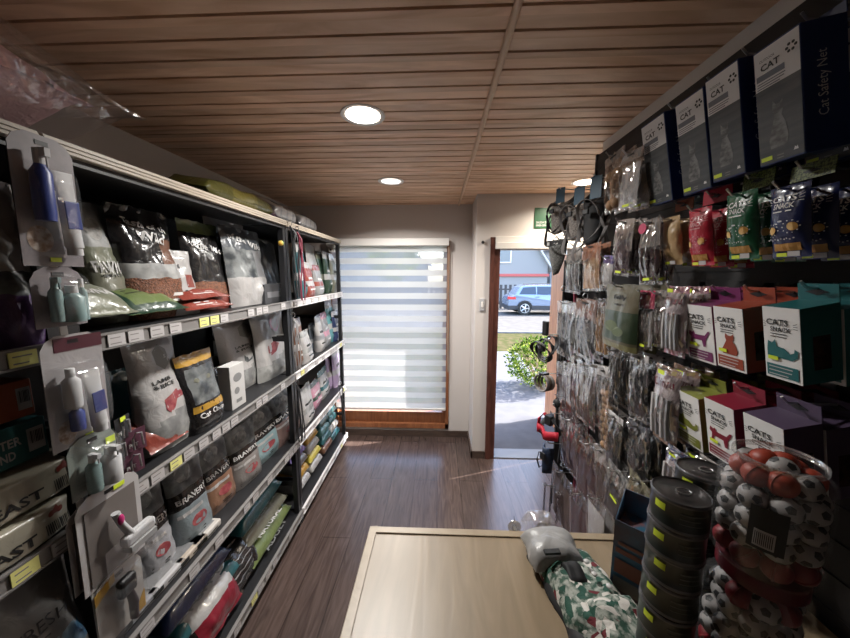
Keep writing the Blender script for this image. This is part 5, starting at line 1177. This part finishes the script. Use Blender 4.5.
# black label on the upper jar
def jar_label(e, a0, a1, z0, z1, m, name, off=.0012):
    n = 10; r = JR+off; return MB().add([(r*math.cos(a0+(a1-a0)*i/n), r*math.sin(a0+(a1-a0)*i/n), zz) for zz in (z0, z1) for i in range(n+1)], [(i,i+1,i+n+2,i+n+1) for i in range(n)]).build(name, m, e, smooth=True)
lb = jar_label(j2, 3.6, 4.2, .055, .120, ink, 'label'); jar_label(j2, 3.7, 4.04, .060, .086, M['tagw'], 'barcode_patch', .0018)
for i in range(10): jar_label(j2, 3.72+.030*i, 3.72+.030*i+.014, .063, .083, ink, 'barcode_line', .0024)
sp = soccer(); op_ = plain(ballo); rp = plain(ballr); usedp = set(); r = random.Random(11)
def fill(z0, H, kinds, jn, rb=.0183):
    zz = z0+rb+.004; lv = 0; count = 0
    while zz < z0+H:
        a0 = r.uniform(0, 1); k = kinds(lv)
        for ring, n in ((JR-rb-.002, 8), ((JR-rb)*.36, 3)):
            for i in range(n):
                a = a0+2*PI*i/n; kk = k(i); base = {'s': sp, 'o': op_, 'r': rp}[kk]
                e = base if kk not in usedp else copy_tree(base); usedp.add(kk)
                x, y = JX+ring*math.cos(a), JY+ring*math.sin(a)
                sc = 1 if zz < z0+H*.80 else .92
                if zz > z0+H*.82: x = JX+(x-JX)*.80; y = JY+(y-JY)*.80
                e.location = (x, y, zz + (0 if ring > .03 else .012)); e.rotation_euler = (r.uniform(0,6), r.uniform(0,6), r.uniform(0,6))
                nm = {'s': 'white and black toy football', 'o': 'orange toy ball', 'r': 'dark red toy ball'}[kk]
                tag(e, nm + ' in layer %s of the %s jar' % (['one', 'two', 'three', 'four', 'five', 'six'][min(lv, 5)], jn), 'toy ball', '%ss in layer %d of the %s jar' % (nm, min(lv, 5)+1, jn)); count += 1
        zz += rb*1.75; lv += 1
fill(ZC, H1*.84, lambda lv: (lambda i: 'r') if lv < 3 else ((lambda i: 's') if lv < 6 else (lambda i: 'rs'[i % 2])), 'lower')
fill(z2, H2*.90, lambda lv: (lambda i: 'r') if lv == 0 else ((lambda i: 's') if lv in (1, 2, 3) else ((lambda i: 'os'[i % 4 == 2]) if lv == 4 else (lambda i: 'so'[i % 3 > 0]))), 'upper')
# ---------------------------------------------------------------- blue carton
a = hitZ(618, 612, ZC); b = hitZ(655, 640, ZC)
e = empty('printed_carton', (.452, .665, ZC), (0, 0, -.75)); tag(e, 'dark blue printed carton with open slanted top behind the tin towers', 'carton')
blue_c = mat('carton_blue', (.05,.14,.24), .45, col2=(.10,.07,.09), vscale=14)
MB().add([(-.04,-.03,0),(.04,-.03,0),(.04,.04,0),(-.04,.04,0),(-.04,-.03,.175),(.04,-.03,.175),(.04,.04,.215),(-.04,.04,.215)], [(0,3,2,1),(0,1,5,4),(1,2,6,5),(2,3,7,6),(3,0,4,7)]).build('box_body', blue_c, e).modifiers.new('t', 'SOLIDIFY').thickness = .002
MB().box((-.036,-.026,.10), (.036,.036,.16)).build('sachets', mat('sachet_blue', (.03,.10,.16), .3, col2=(.2,.06,.04), vscale=40), e)
decal(e, Flat(-.0315).fn, [rect(-.034,.10,.02,.112), rect(-.03,.12,.03,.128), rect(-.034,.05,.032,.085)], mat('print_rust', (.22,.07,.04), .5))
decal(e, Flat(-.0315).fn, [rect(-.034,.01,.034,.04)], mat('print_grey', (0,0,0)))
# ---------------------------------------------------------------- folded festive dog coat on the counter
xm = mat('coat_print', (.33,.35,.31), .8, col2=(.02,.06,.04), vscale=75, bump=.3, bscale=90)
nt = xm.node_tree; N = nt.nodes; Lk = nt.links; pb = N['Principled BSDF']; old = pb.inputs['Base Color'].links[0].from_socket
vo = N.new('ShaderNodeTexVoronoi'); vo.inputs['Scale'].default_value = 75; tc = N.new('ShaderNodeTexCoord'); Lk.new(tc.outputs['Object'], vo.inputs[0])
sx = N.new('ShaderNodeSeparateColor'); Lk.new(vo.outputs['Color'], sx.inputs[0])
def mixc(sock, thr, col, prev):
    g = N.new('ShaderNodeMath'); g.operation = 'GREATER_THAN'; g.inputs[1].default_value = thr; Lk.new(sock, g.inputs[0])
    m = N.new('ShaderNodeMix'); m.data_type = 'RGBA'; m.inputs[7].default_value = col; Lk.new(g.outputs[0], m.inputs[0]); Lk.new(prev, m.inputs[6]); return m.outputs[2]
c = mixc(sx.outputs[0], .90, (.12,.01,.016,1), old); c = mixc(sx.outputs[1], .80, (.01,.06,.04,1), c); c = mixc(sx.outputs[2], .80, (.55,.52,.48,1), c); Lk.new(c, pb.inputs['Base Color'])
def blob(nx, ny, fx, name, m, parent, th=.003, loc=None):
    g = [fx(i/nx, j/ny) for j in range(ny+1) for i in range(nx+1)]
    o = MB().add(g, [(j*(nx+1)+i, j*(nx+1)+i+1, (j+1)*(nx+1)+i+1, (j+1)*(nx+1)+i) for j in range(ny) for i in range(nx)]).build(name, m, parent, smooth=True, loc=loc)
    o.modifiers.new('t', 'SOLIDIFY').thickness = th; o.modifiers.new('s', 'SUBSURF').levels = 1; o.modifiers['s'].render_levels = 1; return o
P0 = hitZ(560, 548, ZC); P1 = hitZ(600, 640, ZC)
coat = empty('dog_coat', (.325, .690, ZC), (0, 0, .16)); tag(coat, 'folded dog coat with a red, green and white festive print lying on the counter', 'dog clothing')
def heap(W, L_, H, seed, ox=0, oy=0, oz=0, am=.02):
    def f(u, v):
        x = (u-.5)*W; y = (v-.5)*L_; ed = max(0, 1-abs(2*u-1)**4)*max(0, 1-abs(2*v-1)**4); n = noise.noise(Vector((x*16+seed, y*16, seed)))*.7 + noise.noise(Vector((x*38, y*30+seed, seed)))*.35
        return (ox + x + .012*noise.noise(Vector((y*20, seed, 1))), oy + y, oz + max(.003, H*ed**.5 + am*n*ed**.5))
    return f
blob(26, 40, heap(.15, .26, .050, 3, 0, -.07), 'coat_body', xm, coat)
blob(16, 22, heap(.11, .10, .022, 8, .018, -.14, .042), 'folded_hood', xm, coat)
blob(16, 18, heap(.045, .05, .016, 12, -.015, -.03, .042), 'folded_sleeve', mat('coat_dark', (.012,.012,.014), .7, var=.4, vscale=30), coat)
blob(18, 24, heap(.158, .28, .030, 5, -.002, -.065, -.001, .01), 'lining', mat('coat_dark', (0,0,0)), coat)
for k, (x, y, z) in enumerate([(.015, -.055, .066), (.028, -.085, .066), (.02, -.02, .062)]): MB().ball((x, y, z), .0065, sc=(1,1,.5)).build('button', wht, coat, smooth=True)
pk = empty('clear_wrapper', (.292, .735, ZC+.022), (0, 0, .1)); tag(pk, 'crumpled clear wrapper with a grey card over the top end of the dog coat', 'wrapper')
blob(22, 22, heap(.13, .11, .048, 21, 0, 0, .0, .012), 'grey_card_wrap', mat('wrap_grey', (.26,.255,.25), .35, bump=.4, bscale=30), pk)
blob(18, 18, heap(.085, .075, .055, 25, .0, .075, -.01, .022), 'clear_end', film('bag_film', (0,0,0)), pk)
MB().box((-.042, -.052, .046), (-.005, -.040, .052)).build('dark_label', ink, pk)
# round translucent discs at the counter's far edge
dm = film('disc_plastic', (.45,.47,.38), .55, .2, (1,1,1), 6, .05)
for k, (px, py, X_, lb_) in enumerate([(514, 524, None, 'left pale round disc poking up behind the far counter edge, thin wire above'), (543, 524, None, 'right greenish round disc poking up behind the far counter edge')]):
    p = hitY(px, 530, .845); e = empty('round_tag', (p.x, .84, ZC-.01)); tag(e, lb_, 'tag', 'round discs at the counter edge')
    MB().tube([(0, .0, .012), (0, .0025, .012)], .019+.002*k, 28).build('disc', dm, e, smooth=True)
    MB().box((-.004, -.012, -.02), (.004, .004, .012)).build('clip', M['steel'], e)
    if k == 0: MB().tube([(0,.001,.02), (-.003,.001,.045)], .0007, 5).build('wire', M['black'], e)
